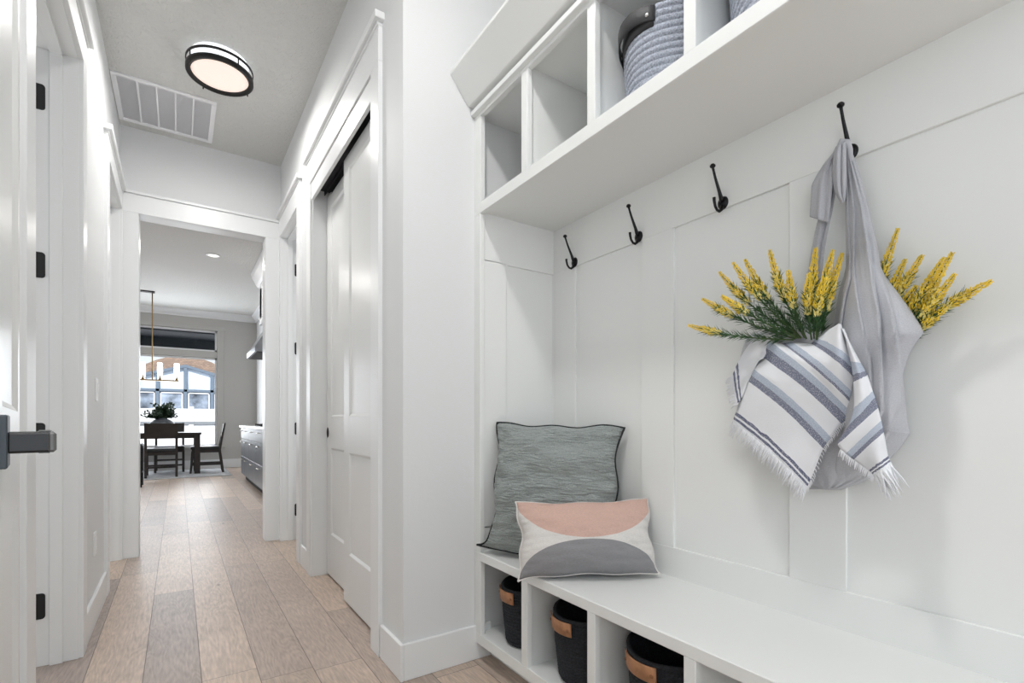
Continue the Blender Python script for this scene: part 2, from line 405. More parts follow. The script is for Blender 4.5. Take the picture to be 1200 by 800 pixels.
# ---- baseboards
def base_board(mb, x0, y0, x1, y1, nx, ny, h=.14, t=.015):
    """board against a wall line from (x0,y0) to (x1,y1), sticking out along (nx, ny)"""
    a = (min(x0, x1, x0 + nx * t, x1 + nx * t), max(x0, x1, x0 + nx * t, x1 + nx * t))
    b = (min(y0, y1, y0 + ny * t, y1 + ny * t), max(y0, y1, y0 + ny * t, y1 + ny * t))
    mb.box(a[0], a[1], b[0], b[1], 0, h, .003)
m = MB(); base_board(m, XL, 2.79, XL, 3.552, 1, 0); base_board(m, XL, -1.0, XL, 1.35, 1, 0)
struct('baseboard_left', m, TRIM, 'white baseboard on the left hall wall')
m = MB(); base_board(m, XR, YC - .015, XR, 2.0, -1, 0); base_board(m, XR, 3.40, XR, 3.61, -1, 0)
base_board(m, XR, YC, 1.088, YC, 0, -1)
struct('baseboard_right', m, TRIM, 'tall white baseboard wrapping the wall corner beside the lockers')

# ---- casings: doorway in a wall of constant X
def door_trim(n, X, s, y0, y1, label, capz=2.655, wid=.105, stop=True, jamb_in=None, far_w=None, hinge=None, T=.13, capend=(.025, .025)):
    """s = +1: casing stands out along +X (left wall), -1: along -X (right wall)"""
    t = .018
    root = sthing('trim_%d' % n, (X, (y0 + y1) / 2, 0), label)
    def bx(mb, a, b, *r):
        x0, x1 = X + s * a, X + s * b
        mb.box(min(x0, x1), max(x0, x1), *r)
    fw = far_w if far_w is not None else wid
    c = MB()
    bx(c, -.004, t, y0 - wid, y0 - .005, 0, HD + .006, .002)
    bx(c, -.004, t, y1 + .005, y1 + fw, 0, HD + .006, .002)
    bx(c, -.004, t, y0 - wid, y1 + fw, HD + .005, capz, .002)
    c.build('casing', TRIM, root)
    c = MB(); bx(c, -.004, t + .022, y0 - wid - capend[0], y1 + fw + capend[1], capz, capz + .03, .003)
    bx(c, -.004, t + .006, y0 - wid - .004, y1 + fw + .004, capz - .014, capz, .002)
    c.build('head_cap', TRIM, root)
    j = MB()
    bx(j, -T - .004, .002, y0 - .02, y0 + .0, 0, HD, .001)
    bx(j, -T - .004, .002, y1 - .0, y1 + .02, 0, HD, .001)
    bx(j, -T - .004, .002, y0 - .02, y1 + .02, HD, HD + .02, .001)
    if stop:
        for (a, b) in ((y0 - .002, y0 + .012), (y1 - .012, y1 + .002)): bx(j, -T + .045, -T + .085, a, b, 0, HD, .0015)
        bx(j, -T + .045, -T + .085, y0, y1, HD - .012, HD + .002, .0015)
    j.build('jamb', TRIM, root)
    if hinge:
        yh, sg, zs = hinge
        for z in zs:
            h = MB()
            # leaf plate with rounded corners let into the jamb face
            x_a = X + s * (-T - .004); x_b = x_a + s * .036; xm, xM = min(x_a, x_b), max(x_a, x_b)
            r_ = .012; pts = []
            rounded = [(xM if s > 0 else xm, z - .05), (xM if s > 0 else xm, z + .05)]
            q = x_b - s * r_
            pts.append((x_a, z - .051))
            for k in range(7):
                a = math.pi / 2 * k / 6; pts.append((q + s * r_ * math.sin(a), z - .051 + r_ - r_ * math.cos(a)))
            for k in range(7):
                a = math.pi / 2 * k / 6; pts.append((q + s * r_ * math.cos(a), z + .051 - r_ + r_ * math.sin(a)))
            pts.append((x_a, z + .051))
            h.prism(pts, 1, yh, yh + sg * .003)
            for k in range(3):
                h.tube([(x_a - s * .006, yh + sg * .004, z - .051 + .034 * k + .001), (x_a - s * .006, yh + sg * .004, z - .051 + .034 * k + .033)], .0065, 10)
            h.build('hinge', HINGE, root)
    return root
HZL = (2.27, 1.60, .92, .24)
door_trim(1, XL, 1, 1.87, 2.69, 'white casing and jamb of the near left doorway with black hinges', hinge=(2.69, -1, HZL), capz=2.60)
door_trim(2, XL, 1, 3.66, 4.425, 'white casing of the far left doorway next to the end wall', capz=2.60, far_w=.022, capend=(.025, 0))
door_trim(3, XR, -1, 3.725, 4.39, 'white casing and jamb of the far right doorway with black hinges', capz=2.63, hinge=(4.39, -1, (2.22, 1.575, .915, .245)), far_w=.06, T=.125, capend=(.02, 0))
door_trim(4, XR, -1, 2.115, 3.285, 'white casing around the closet with sliding doors', capz=2.63, T=.125, stop=False)
# end opening (cased, in a wall of constant Y)
r_ = sthing('trim_5', (.18, YE, 0), 'white casing of the opening through to the kitchen')
c = MB(); c.box(-.335, -.235, YE - .018, YE + .004, 0, HD, .002).box(.59, .690, YE - .018, YE + .004, 0, HD, .002).box(-.335, .690, YE - .018, YE + .004, HD, 2.60, .002)
c.build('casing', TRIM, r_)
MB().box(-.338, .700, YE - .034, YE + .004, 2.60, 2.618, .002).build('head_cap', TRIM, r_)
MB().box(-.245, -.232, YE - .004, 4.604, 0, HD, .001).box(.587, .60, YE - .004, 4.604, 0, HD, .001).box(-.245, .60, YE - .004, 4.604, HD - .0, HD + .02, .001).build('jamb', TRIM, r_)
MB().box(-.345, -.235, 4.6, 4.618, 0, 2.5, .002).box(.59, .700, 4.6, 4.618, 0, 2.5, .002).build('casing', TRIM, r_)

# ---- closet sliding doors
r_ = sthing('trim_6', (.72, 2.7, 2.36), 'closet track behind a white fascia board')
MB().box(.694, .712, 2.115, 3.285, 2.365, HD, .002).build('fascia', TRIM, r_)
MB().box(.722, .822, 2.117, 3.283, 2.435, 2.462, .002).box(.722, .727, 2.117, 3.283, 2.41, 2.44, 0).box(.772, .777, 2.117, 3.283, 2.41, 2.44, 0).box(.817, .822, 2.117, 3.283, 2.41, 2.44, 0).build('track', DARKM, r_)

def panel_leaf(mb, x0, x1, y0, y1, z0, z1, rails, stile, depth=.008, face=-1, near=None):
    """slab door in the Y-Z plane with sunk panels on the face looking along -X (face=-1) or +X"""
    xa = x0 if face < 0 else x1          # visible face
    xi = xa - face * depth
    xb = x1 if face < 0 else x0
    lo, hi = min(xi, xb), max(xi, xb)
    mb.box(lo, hi, y0, y1, z0, z1, .0015)
    f0, f1 = min(xa, xi), max(xa, xi)
    e = .0005; ns = near if near else stile
    mb.box(f0, f1 + e, y0, y0 + ns, z0, z1, .0012).box(f0, f1 + e, y1 - stile, y1, z0, z1, .0012)
    for a, b in rails: mb.box(f0, f1 + e, y0 + ns - .001, y1 - stile + .001, a, b, .0012)
    # sloped sticking round each panel
    zs = sorted(rails)
    w = .012
    for (a, b), (c_, d) in zip(zs[:-1], zs[1:]):
        zb, zt = b, c_; ya, yb = y0 + ns, y1 - stile
        mb.prism([(xa, ya), (xi, ya), (xi, ya + w)], 2, zb, zt); mb.prism([(xa, yb), (xi, yb), (xi, yb - w)], 2, zb, zt)
        mb.prism([(xa, zb), (xi, zb), (xi, zb + w)], 1, ya, yb); mb.prism([(xa, zt), (xi, zt), (xi, zt - w)], 1, ya, yb)
rails = [(.012, .275), (.81, 1.003), (2.31, 2.385)]
o = thing('closet_door', (.765, 2.40, .012), 'front white two-panel sliding closet door, nearest to the lockers', 'door', 'sliding closet doors')
m = MB(); panel_leaf(m, .745, .775, 2.118, 2.736, .012, 2.385, rails, .10, near=.045); m.build('door_slab', DOORP, o)
o = thing('closet_door', (.81, 3.0, .012), 'rear white sliding closet door with black oval finger pull', 'door', 'sliding closet doors')
m = MB(); panel_leaf(m, .788, .818, 2.64, 3.282, .012, 2.40, rails, .10); m.build('door_slab', DOORP, o)
m = MB()
m.lathe([(0, -.001), (.020, -.001), (.020, -.0035), (.016, -.0035), (.015, -.001)], (0, 0, 0), 24, 'X')
for v in m.bm.verts: v.co.z *= 1.6; v.co += Vector((.7885, 3.255, .905))
m.build('finger_pull', HINGE, o)
struct('door_stop_guide', MB().box(.775, .79, 2.70, 2.73, 0, .018, .002), PLASTIC).name = 'trim_7'; bpy.context.view_layer.update()

# ---- near open door at the left edge (built along +Y from its free edge, then swung)
ex, ey = -.1713, .7944
o = thing('entry_door', (ex, ey, 0), 'open white door at left edge of the view with dark lever handle', 'door')
m = MB()
for v in (1,): panel_leaf(m, ex - .036, ex, ey, ey + .80, .012, 2.44, [(.012, .275), (.80, 1.0), (2.31, 2.44)], .11, face=1)
m.build('door_slab', DOORP, o)
ym, zm = ey + .065, .9525
MB().box(ex - .001, ex + .008, ym - .0325, ym + .0325, .922, .987, .0015).build('rose_plate', ROSEM, o)
m = MB()
xo = ex + .034
m.box(ex + .006, xo + .014, ym - .019, ym + .004, zm - .0128, zm + .0138, .003)
m.prism([(xo, zm - .0135), (xo + .012, zm - .0135), (xo + .016, zm - .007), (xo + .016, zm + .011), (xo + .013, zm + .0145), (xo, zm + .0145)], 1, ym - .017, ym + .080, .001)
h_ = m.build('lever_handle', PEWTER, o)
MB().box(xo + .0085, xo + .0175, ym - .0215, ym - .0, zm - .0125, zm + .0135, .003).build('lever_end', PEWTERL, h_)
o.rotation_euler.z = math.atan2(.165, .986)
struct('trim_8', MB().box(XL, -.23, -.2, -.09, 0, CZ, .002), TRIM, 'white jamb of the doorway the camera stands in')

# ---- wall switch and outlet on the left wall
def plate(name, y, z, label, cat, hh=.115, rocker=True):
    o = thing(name, (XL, y, z - hh / 2), label, cat)
    MB().box(XL, XL + .006, y - .036, y + .036, z - hh / 2, z + hh / 2, .002).build('cover_plate', PLASTIC, o)
    if rocker: MB().prism([(XL + .006, z - .034), (XL + .012, z + .030), (XL + .006, z + .034)], 1, y - .017, y + .017).build('rocker', PLASTIC, o)
    else:
        m = MB()
        m.box(XL + .006, XL + .009, y - .017, y + .017, z - .034, z + .034, .001); m.build('socket_face', PLASTIC, o)
    return o
plate('light_switch', 3.24, 1.135, 'white light switch on the left hall wall', 'light switch')
plate('wall_outlet', 3.17, .375, 'white outlet low on the left hall wall above the baseboard', 'outlet', rocker=False)

# ---- ceiling return vent
o = thing('air_vent', (-.06, 4.04, CZ - .012), 'white rectangular return air grille in the hall ceiling', 'vent')
vx0, vx1, vy0, vy1 = -.338, .213, 3.80, 4.37
m = MB(); w = .028
m.box(vx0, vx1, vy0, vy0 + w, CZ - .012, CZ, .003).box(vx0, vx1, vy1 - w, vy1, CZ - .012, CZ, .003).box(vx0, vx0 + w, vy0 + w, vy1 - w, CZ - .012, CZ, 0).box(vx1 - w, vx1, vy0 + w, vy1 - w, CZ - .012, CZ, 0)
m.build('frame', VENTW, o)
m = MB()
pw = (vx1 - vx0 - 2 * w) / 5
for k in range(1, 5): m.box(vx0 + w + pw * k - .006, vx0 + w + pw * k + .006, vy0 + w, vy1 - w, CZ - .010, CZ, .001)
m.build('bar', VENTW, o)
m = MB()
m.box(vx0 + w, vx1 - w, vy0 + w, vy1 - w, CZ - .0035, CZ - .0005, 0)
nl = 40
for i in range(nl):
    y = vy0 + w + (vy1 - vy0 - 2 * w) * (i + .5) / nl
    m.prism([(y - .0055, CZ - .0070), (y + .0045, CZ - .0035), (y + .0045, CZ - .0045), (y - .0055, CZ - .0080)], 0, vx0 + w, vx1 - w)
m.build('louvers', VENTW, o)
m = MB()
m.tube([(vx0 + .02, vy1 - .03, CZ - .013), (vx0 + .035, vy1 - .03, CZ - .02)], .003, 8).build('latch', VENTW, o)

# ---- flush ceiling light(s)
def flush_light(x, y, label):
    o = thing('ceiling_light', (x, y, CZ), label, 'ceiling light')
    R_ = .172
    MB().lathe([(0, 0), (.145, 0), (.145, -.075), (.150, -.080)], (x, y, CZ), 48).build('drum', GLASSW, o)
    MB().lathe([(.150, -.080), (.148, -.088), (.120, -.093), (0, -.096)], (x, y, CZ), 48).build('diffuser', GLOW, o)
    MB().lathe([(R_ - .026, -.078), (R_, -.078), (R_, -.100), (R_ - .006, -.104), (R_ - .026, -.098)], (x, y, CZ), 64, closed=True).build('lower_ring', BRONZE, o)
    MB().lathe([(R_ - .006, -.036), (R_, -.036), (R_, -.048), (R_ - .006, -.048)], (x, y, CZ), 64, closed=True).build('upper_ring', BRONZE, o)
    for k in range(4):
        a = R(28 + 90 * k); cx, cy = x + (R_ - .003) * math.cos(a), y + (R_ - .003) * math.sin(a)
        MB().tube([(cx, cy, CZ - .036), (cx, cy, CZ - .112)], .0035, 8).build('post', BRONZE, o)
    return o
flush_light(.205, 3.35, 'round flush ceiling light with dark rings in the hall beyond the vent')

# ------------------------------------------------------------------ locker unit
XF = 1.014                # face of the frame
XW = 1.402                # face of battens and rails on the back wall
YS = 1.745                # face of battens on the side
Y0L = .05                 # near end of the unit
ST = [(1.733, YC), (1.409, 1.447), (1.070, 1.105), (.729, .764), (.388, .424), (Y0L, .085)]
# panelling (trim)
m = MB(); m.box(XB - .009, XB, Y0L, YC, .54, 1.64, 0)
m.box(XW, XB, Y0L, YC, 1.638, 1.835, .0015).box(XW, XB, Y0L, YC, .445, .547, .0015)
for a, b in ((1.60, YC), (1.095, 1.236), (.568, .709), (.05, .19)): m.box(XW, XB, a, b, .547, 1.638, .0012)
struct('trim_9', m, LOCK, 'white board and batten panelling behind the hooks')
m = MB()
m.box(1.03, XW + .01, YS, YC, 1.635, 1.835, .0015).box(1.03, XW + .01, YS, YC, .445, .547, .0015).box(XF + .01, 1.148, YS, YC, .54, 1.64, .0012)
m.box(1.03, XB, YS + .009, YC, .5, 1.7, 0)
struct('trim_10', m, LOCK, 'white panelling on the left side of the locker')
# bench
o = thing('storage_bench', ((XF + XB) / 2, .9, 0), 'white built-in bench with open cubbies for baskets', 'bench')
MB().box(XF - .001, XB - .0, Y0L, YC - .001, .411, .447, .003).build('seat', LOCK, o)
m = MB()
m.box(XF, XF + .022, Y0L, YC - .001, .072, .115, .0015)
for a, b in ST: m.box(XF, XF + .022, a, b - .001, .114, .412, .0015)
m.build('face_frame', LOCK, o)
MB().box(XF + .02, XB, Y0L, YC - .001, .092, .110, .001).build('cubby_floor', LOCK, o)
for a, b in ST[1:-1]: MB().box(XF + .021, XB, (a + b) / 2 - .009, (a + b) / 2 + .009, .109, .412, .001).build('divider', LOCK, o)
MB().box(1.088, 1.10, Y0L, YC - .001, 0, .095, .001).build('toe_kick', LOCK, o)
MB().box(XF + .021, XB, Y0L, Y0L + .018, 0, .412, .001).build('end_panel', LOCK, o)
# left stile running from bench to shelf
struct('trim_11', MB().box(XF, XF + .022, 1.736, YC, .447, 1.82, .002), LOCK, 'white stile at the left of the locker')
# upper cubbies
o = thing('cubby_shelf', ((XF + XB) / 2, .9, 1.82), 'white built-in upper shelf with open cubbies above the hooks', 'shelf')
MB().box(XF + .018, XB, Y0L, YC - .001, 1.829, 1.862, .001).build('shelf_board', LOCK, o)
m = MB()
m.box(XF, XF + .022, Y0L, YC - .001, 1.820, 1.864, .0015)
m.box(XF, XF + .022, Y0L, YC - .001, 2.214, 2.30, .0015)
for a, b in ST: m.box(XF, XF + .022, a, b - .001, 1.862, 2.216, .0015)
m.build('face_frame', LOCK, o)
for a, b in ST[1:-1]: MB().box(XF + .021, XB, (a + b) / 2 - .009, (a + b) / 2 + .009, 1.861, 2.235, .001).build('divider', LOCK, o)
MB().box(XF + .021, XB, Y0L, YC - .001, 2.232, 2.25, .001).build('top_board', LOCK, o)
MB().box(XF + .021, XB, Y0L, Y0L + .018, 1.862, 2.25, .001).build('end_panel', LOCK, o)
m = MB(); m.box(.996, XF + .004, Y0L - .01, YC - .001, 2.226, 2.246, .002)
m.prism([(XF + .002, 2.262), (.984, 2.262), (.903, 2.364), (.903, 2.376), (XF + .002, 2.376)], 1, Y0L - .03, YC - .001, .0015)
m.build('crown_moulding', LOCK, o)
MB().box(XF, XB, Y0L, YC - .001, 2.36, 2.376, .001).build('dust_cover', LOCK, o)

# ---- coat hooks (plane Y = const)
def make_hook(y, label):
    o = thing('coat_hook', (XW, y, 1.64), label, 'hook', 'black coat hooks on the rail')
    z0 = 1.654
    m = MB(); m.lathe([(0, -.0072), (.010, -.007), (.0165, -.0045), (.018, 0)], (XW, y, z0), 24, 'X')
    for v in m.bm.verts:
        v.co.z = z0 + (v.co.z - z0) * 1.15
    m.build('back_plate', BLACK, o)
    arm = [(XW - .004, z0 + .004), (XW - .011, z0 + .012), (XW - .018, z0 + .027), (XW - .030, z0 + .048), (XW - .041, z0 + .068), (XW - .049, z0 + .086), (XW - .054, z0 + .098)]
    MB().tube([(a, y, b) for a, b in arm], [.0075, .0065, .0052, .0044, .0038, .0036, .0042], 10).build('upper_prong', BLACK, o)
    kx, kz = arm[-1]
    MB().lathe([(0, .0065), (.0055, .005), (.0085, .001), (.0080, -.003), (.004, -.006), (0, -.007)], (kx, y, kz + .002), 16).build('knob', BLACK, o)
    low = [(XW - .004, z0 - .010), (XW - .010, z0 - .022), (XW - .020, z0 - .030), (XW - .032, z0 - .028), (XW - .041, z0 - .019), (XW - .046, z0 - .004), (XW - .047, z0 + .006)]
    MB().tube([(a, y, b) for a, b in low], [.0065, .0055, .0045, .004, .004, .0043, .0048], 10).build('lower_prong', BLACK, o)
    return o
hk = make_hook(1.602, 'leftmost black double coat hook, nearest the locker corner')
for y, l in ((1.248, 'second black coat hook from the locker corner'), (.909, 'empty black coat hook just left of the hanging bag'), (.558, 'black coat hook that carries the grey linen bag')):
    c = copy_tree(hk); c.location.y = y; c['label'] = l

# ---- rope baskets
def basket(name, cx, cy, z0, rb, rt, h, mt, coils, label, group, strap_m, rivet_m, ang, strap_w=.115, strap_h=.036, grip=.0):
    o = thing(name, (cx, cy, z0), label, 'basket', group)
    prof_o = []; seg = 96; sub = 6
    m = MB(); rings = []
    ch = h / coils
    def ring(r, z, ph, amp):
        out = []
        for k in range(seg * 2):
            a = 2 * math.pi * k / (seg * 2)
            rr = r + amp * math.cos(a * 60 + ph)
            # softly squared plan
            sq = 1 + .035 * math.cos(4 * a)
            out.append((cx + rr * sq * math.cos(a), cy + rr * sq * math.sin(a), z + z0))
        return out
    for i in range(coils):
        for j in range(sub):
            t = (j + .0) / sub; zz = (i + t) * ch
            f = zz / h
            r0 = rb + (rt - rb) * (f ** .75) if f > .06 else rb - .012 * (1 - f / .06) ** 2 + (rt - rb) * (f ** .75)
            bul = math.sin(math.pi * t) ** .6 if t > 0 else 0
            rings.append(ring(r0 - .0028 + .0048 * bul, zz, t * 2.6 + i * 1.3, .0009 * bul))
    rings.append(ring(rt - .003, h, 0, 0)); rings.append(ring(rt - .007, h - .002, 0, 0))
    for i in range(coils, -1, -1):
        zz = max(i * ch, .006); f = zz / h
        rings.append(ring(rb + (rt - rb) * (f ** .75) - .0105, zz, 0, 0))
        if i > 0: rings.append(ring(rb + (rt - rb) * (f ** .75) - .0080, zz - ch * .5, 0, 0))
    V = m.grid(rings, close=True)
    m.bm.faces.new(V[0][::-1]); m.bm.faces.new(V[-1])
    bmesh.ops.recalc_face_normals(m.bm, faces=m.bm.faces)
    m.build('rope_body', mt, o)
    for s_i, a0 in enumerate((ang, ang + math.pi)):
        half = strap_w / 2 / rt; n = 14
        zc = h - .006 - strap_h / 2
        def rr(zz, a):
            f = zz / h
            return (rb + (rt - rb) * (f ** .75)) * (1 + .035 * math.cos(4 * a))
        outer = []
        for i in range(n + 1):
            u = -1 + 2 * i / n; a = a0 + u * half
            sag = 0
            lift = grip * (1 - u * u) if grip else .0035
            row = []
            for (dz, ex) in ((-strap_h / 2, .003), (-strap_h / 2 * .9, .0058), (strap_h / 2 * .9, .0058), (strap_h / 2, .003)):
                zz = zc + dz + grip * .55 * (1 - u * u)
                r = rr(min(zz, h), a) + ex + lift
                row.append((cx + r * math.cos(a), cy + r * math.sin(a), z0 + zz))
            for (dz, ex) in ((strap_h / 2 * .9, .0028), (-strap_h / 2 * .9, .0028)):
                zz = zc + dz + grip * .55 * (1 - u * u)
                r = rr(min(zz, h), a) + ex + lift - .001
                row.append((cx + r * math.cos(a), cy + r * math.sin(a), z0 + zz))
            outer.append(row)
        m = MB(); V = m.grid(outer, close=True)
        m.bm.faces.new(V[0]); m.bm.faces.new(V[-1][::-1]); bmesh.ops.recalc_face_normals(m.bm, faces=m.bm.faces)
        hd = m.build('handle', strap_m, o)
        if grip:
            bk = []
            for i in range(n + 1):
                a = a0 + (-1 + 2 * i / n) * half * .96; row = []
                for dz, ex_ in ((-strap_h * .75, .001), (-strap_h * .75, .0045), (strap_h * .45, .0045), (strap_h * .45, .001)):
                    r = rr(min(zc + dz, h), a) + ex_; row.append((cx + r * math.cos(a), cy + r * math.sin(a), z0 + zc + dz))
                bk.append(row)
            m = MB(); V = m.grid(bk, close=True); m.bm.faces.new(V[0]); m.bm.faces.new(V[-1][::-1]); bmesh.ops.recalc_face_normals(m.bm, faces=m.bm.faces)
            m.build('handle_backing', strap_m, hd)
        for sg in (-1, 1):
            a = a0 + sg * half * .82; r = rr(zc, a) + .0065 + (grip * .25 if grip else .0035)
            m = MB(); m.lathe([(0, .0025), (.004, .002), (.0055, 0), (.0055, -.004)], (0, 0, 0), 12, 'X')
            M = Matrix.Translation((cx + r * math.cos(a), cy + r * math.sin(a), z0 + zc - .002)) @ Matrix.Rotation(a, 4, 'Z')
            bmesh.ops.transform(m.bm, matrix=M, verts=m.bm.verts)
            m.build('rivet', rivet_m, hd)
    return o
GB = 'black rope baskets under the bench'
basket('rope_basket', 1.178, 1.588, .111, .112, .134, .225, BROPE, 20, 'black rope basket in the leftmost bench cubby under the grey cushion', GB, LEATHER, COPPER, R(172), .125, .046)
basket('rope_basket', 1.178, 1.255, .111, .114, .138, .225, BROPE, 20, 'black rope basket in the second bench cubby from the left', GB, LEATHER, COPPER, R(172), .13, .046)
basket('rope_basket', 1.178, .915, .111, .114, .138, .225, BROPE, 20, 'black rope basket in the third bench cubby, cut off by the photo bottom', GB, LEATHER, COPPER, R(172), .13, .046)
GG = 'grey rope baskets on the upper shelf'
basket('rope_basket', 1.180, .918, 1.863, .134, .147, .214, GROPE, 12, 'grey rope basket with black leather handle in the third upper cubby', GG, BLEATHER, SILVER, R(160), .20, .042, .015)
basket('rope_basket', 1.180, .577, 1.863, .134, .147, .214, GROPE, 12, 'grey rope basket at the top edge of the photo, in the fourth upper cubby', GG, BLEATHER, SILVER, R(160), .20, .042, .015)

# ---- cushions
def fbm(x, y, z=0):
    return noise.fractal(Vector((x, y, z)), 1.0, 2.0, 4)
def cushion(name, w, h, th, M, mt, label, edge, pm, pr, seed=0, wr=.006, back_m=None, pinch=.07, scal=.0, ears=()):
    o = thing(name, M @ Vector((0, -h / 2, 0)), label, 'cushion')
    n = 56
    def outline(u, v):
        # corners pulled out, sides drawn in, scalloped
        x = u * w / 2 * (1 - pinch * (1 - v ** 2) ** 1.0 * abs(u) ** 3 + 0)
        y = v * h / 2 * (1 - pinch * (1 - u ** 2) ** 1.0 * abs(v) ** 3)
        x += scal * abs(u) ** 8 * math.sin(v * 7 + seed) * (1 if u > 0 else -1)
        y += scal * .5 * abs(v) ** 8 * math.sin(u * 8 + seed * 2) 
        q_ = 1 - .035 * abs(u) ** 7 * abs(v) ** 7; x *= q_; y *= q_
        for eu, ev, ex, ey in ears:
            k = max(0, u * eu) ** 12 * max(0, v * ev) ** 12; x += ex * k; y += ey * k
        return x, y
    for side in (1, -1):
        rows = []; uvs = []
        for i in range(n + 1):
            r = []; q = []
            for j in range(n + 1):
                u = -1 + 2 * j / n; v = -1 + 2 * i / n
                x, y = outline(u, v)
                prof = (max(0, 1 - abs(u) ** 2.6) * max(0, 1 - abs(v) ** 2.6)) ** .52
                z = th / 2 * prof
                e = min(1, (1 - max(abs(u), abs(v))) * 12)
                # gather creases running in from the edges
                k1 = math.sin(v * 34 + 3 * fbm(u * 2, v * 3, seed)) * math.exp(-(1 - abs(u)) * 7)
                k2 = math.sin(u * 30 + 3 * fbm(u * 3, v * 2, seed + 5)) * math.exp(-(1 - abs(v)) * 8)
                z += wr * e * (.9 * k1 + .6 * k2 + 1.6 * fbm(u * 2.2 + seed, v * 3.5, side))
                if side < 0: z *= .75
                r.append(M @ Vector((x, y, side * z))); q.append(((u + 1) / 2, (v + 1) / 2))
            rows.append(r); uvs.append(q)
        m = MB(); m.grid(rows, uvs)
        if side < 0: bmesh.ops.reverse_faces(m.bm, faces=m.bm.faces)
        if side == 1: first = m
        else:
            # join both halves into one cover
            me = bpy.data.meshes.new('tmp'); m.bm.to_mesh(me); first.bm.from_mesh(me)
            bpy.data.meshes.remove(me)
    first.build('cover', mt, o, weld=.0006)
    pts = []
    for k in range(n): pts.append((-1 + 2 * k / n, -1))
    for k in range(n): pts.append((1, -1 + 2 * k / n))
    for k in range(n): pts.append((1 - 2 * k / n, 1))
    for k in range(n + 1): pts.append((-1, 1 - 2 * k / n))
    MB().tube([M @ Vector((*outline(*p), 0)) for p in pts], pr, 8).build('piping', pm, o)
    return o
def frame(bl, rt_dir, lean, w, h, roll=0):
    """matrix of a cushion standing with bottom-left corner at bl, right axis rt_dir, leaning back"""
    Rv = Vector((*rt_dir, 0)).normalized()
    Nh = Vector((Rv.y, -Rv.x, 0))         # towards the viewer
    U = (Vector((0, 0, 1)) * math.cos(lean) - Nh * math.sin(lean)).normalized()
    Nn = Rv.cross(U).normalized()
    M3 = Matrix((Rv, U, Nn)).transposed().to_4x4()
    M3 = M3 @ Matrix.Rotation(roll, 4, 'Z')
    C = Vector(bl) + Rv * w / 2 + U * h / 2
    return Matrix.Translation(C) @ M3
gw, gh = .50, .518
cushion('throw_cushion', gw, gh, .19, frame((1.03, 1.685, .455), (.285, -.40), R(8), gw, gh, R(-1)), GAUZE,
        'large sage grey crinkled gauze cushion with black edging, leaning in the locker corner', 0, TEALC, .0042, 1, .015, pinch=.05, scal=.009, ears=((-1, -1, -.062, .01), (1, 1, .014, .0), (-1, 1, -.004, .008)))
pw_, ph_ = .485, .262
cushion('throw_cushion', pw_, ph_, .16, frame((.940, 1.372, .453), (.42, -.27), R(22), pw_, ph_, R(1.3)), LUMBAR,
        'small oblong cushion in pink, cream and grey at the front of the bench', 0, WCOTTON, .003, 4, .004, pinch=.085, scal=.005, ears=((-1, -1, -.006, -.012), (-1, 1, -.01, .006), (1, 1, .006, .008), (1, -1, .01, 0)))

# ------------------------------------------------------------------ hanging bag
def lerp(a, b, t): return a + (b - a) * t
def interp(rows, v):
    for a, b in zip(rows[:-1], rows[1:]):
        if a[0] <= v <= b[0]:
            t = (v - a[0]) / (b[0] - a[0]); return [lerp(p, q, t) for p, q in zip(a[1:], b[1:])]
    return list((rows[0] if v < rows[0][0] else rows[-1])[1:])
bag = thing('cloth_bag', (1.39, .56, .78), 'grey linen bag hanging knotted from the fourth hook', 'bag')
# rear pouch: closed soft volume
pouch = [(388, 884, 1079), (394, 876, 1078), (405, 871, 1070), (420, 867, 1063), (440, 866, 1056), (465, 869, 1059), (485, 875, 1061), (507, 885, 1064), (525, 900, 1055), (545, 918, 1035), (560, 936, 1019), (568, 948, 1000), (572, 958, 985)]
rows = []; uvs = []; nr, nc = 40, 48
for i in range(nr + 1):
    v = 388 + (572 - 388) * i / nr
    l, r = interp(pouch, v); tv = i / nr
    dep = .11 * math.sin(math.pi * min(1, .22 + .78 * (1 - tv) * .9 + .0)) ** .5 * (1 - .35 * tv)
    row = []; q = []
    for j in range(nc):
        a = 2 * math.pi * j / nc
        u = (l + r) / 2 + (r - l) / 2 * math.cos(a)
        fr = math.sin(a)
        if fr >= 0: X = 1.375 - dep * abs(fr) ** .7 + .003 * math.sin(j * 2.1 + tv * 3)
        else: X = 1.375 + .018 * abs(fr) ** .5
        row.append(at(u, v, X=X)); q.append((j / nc, tv))
    rows.append(row); uvs.append(q)
m = MB(); V = m.grid(rows, uvs, close=True); m.bm.faces.new(V[-1]); bmesh.ops.recalc_face_normals(m.bm, faces=m.bm.faces)
m.build('pouch', LINEN, bag)
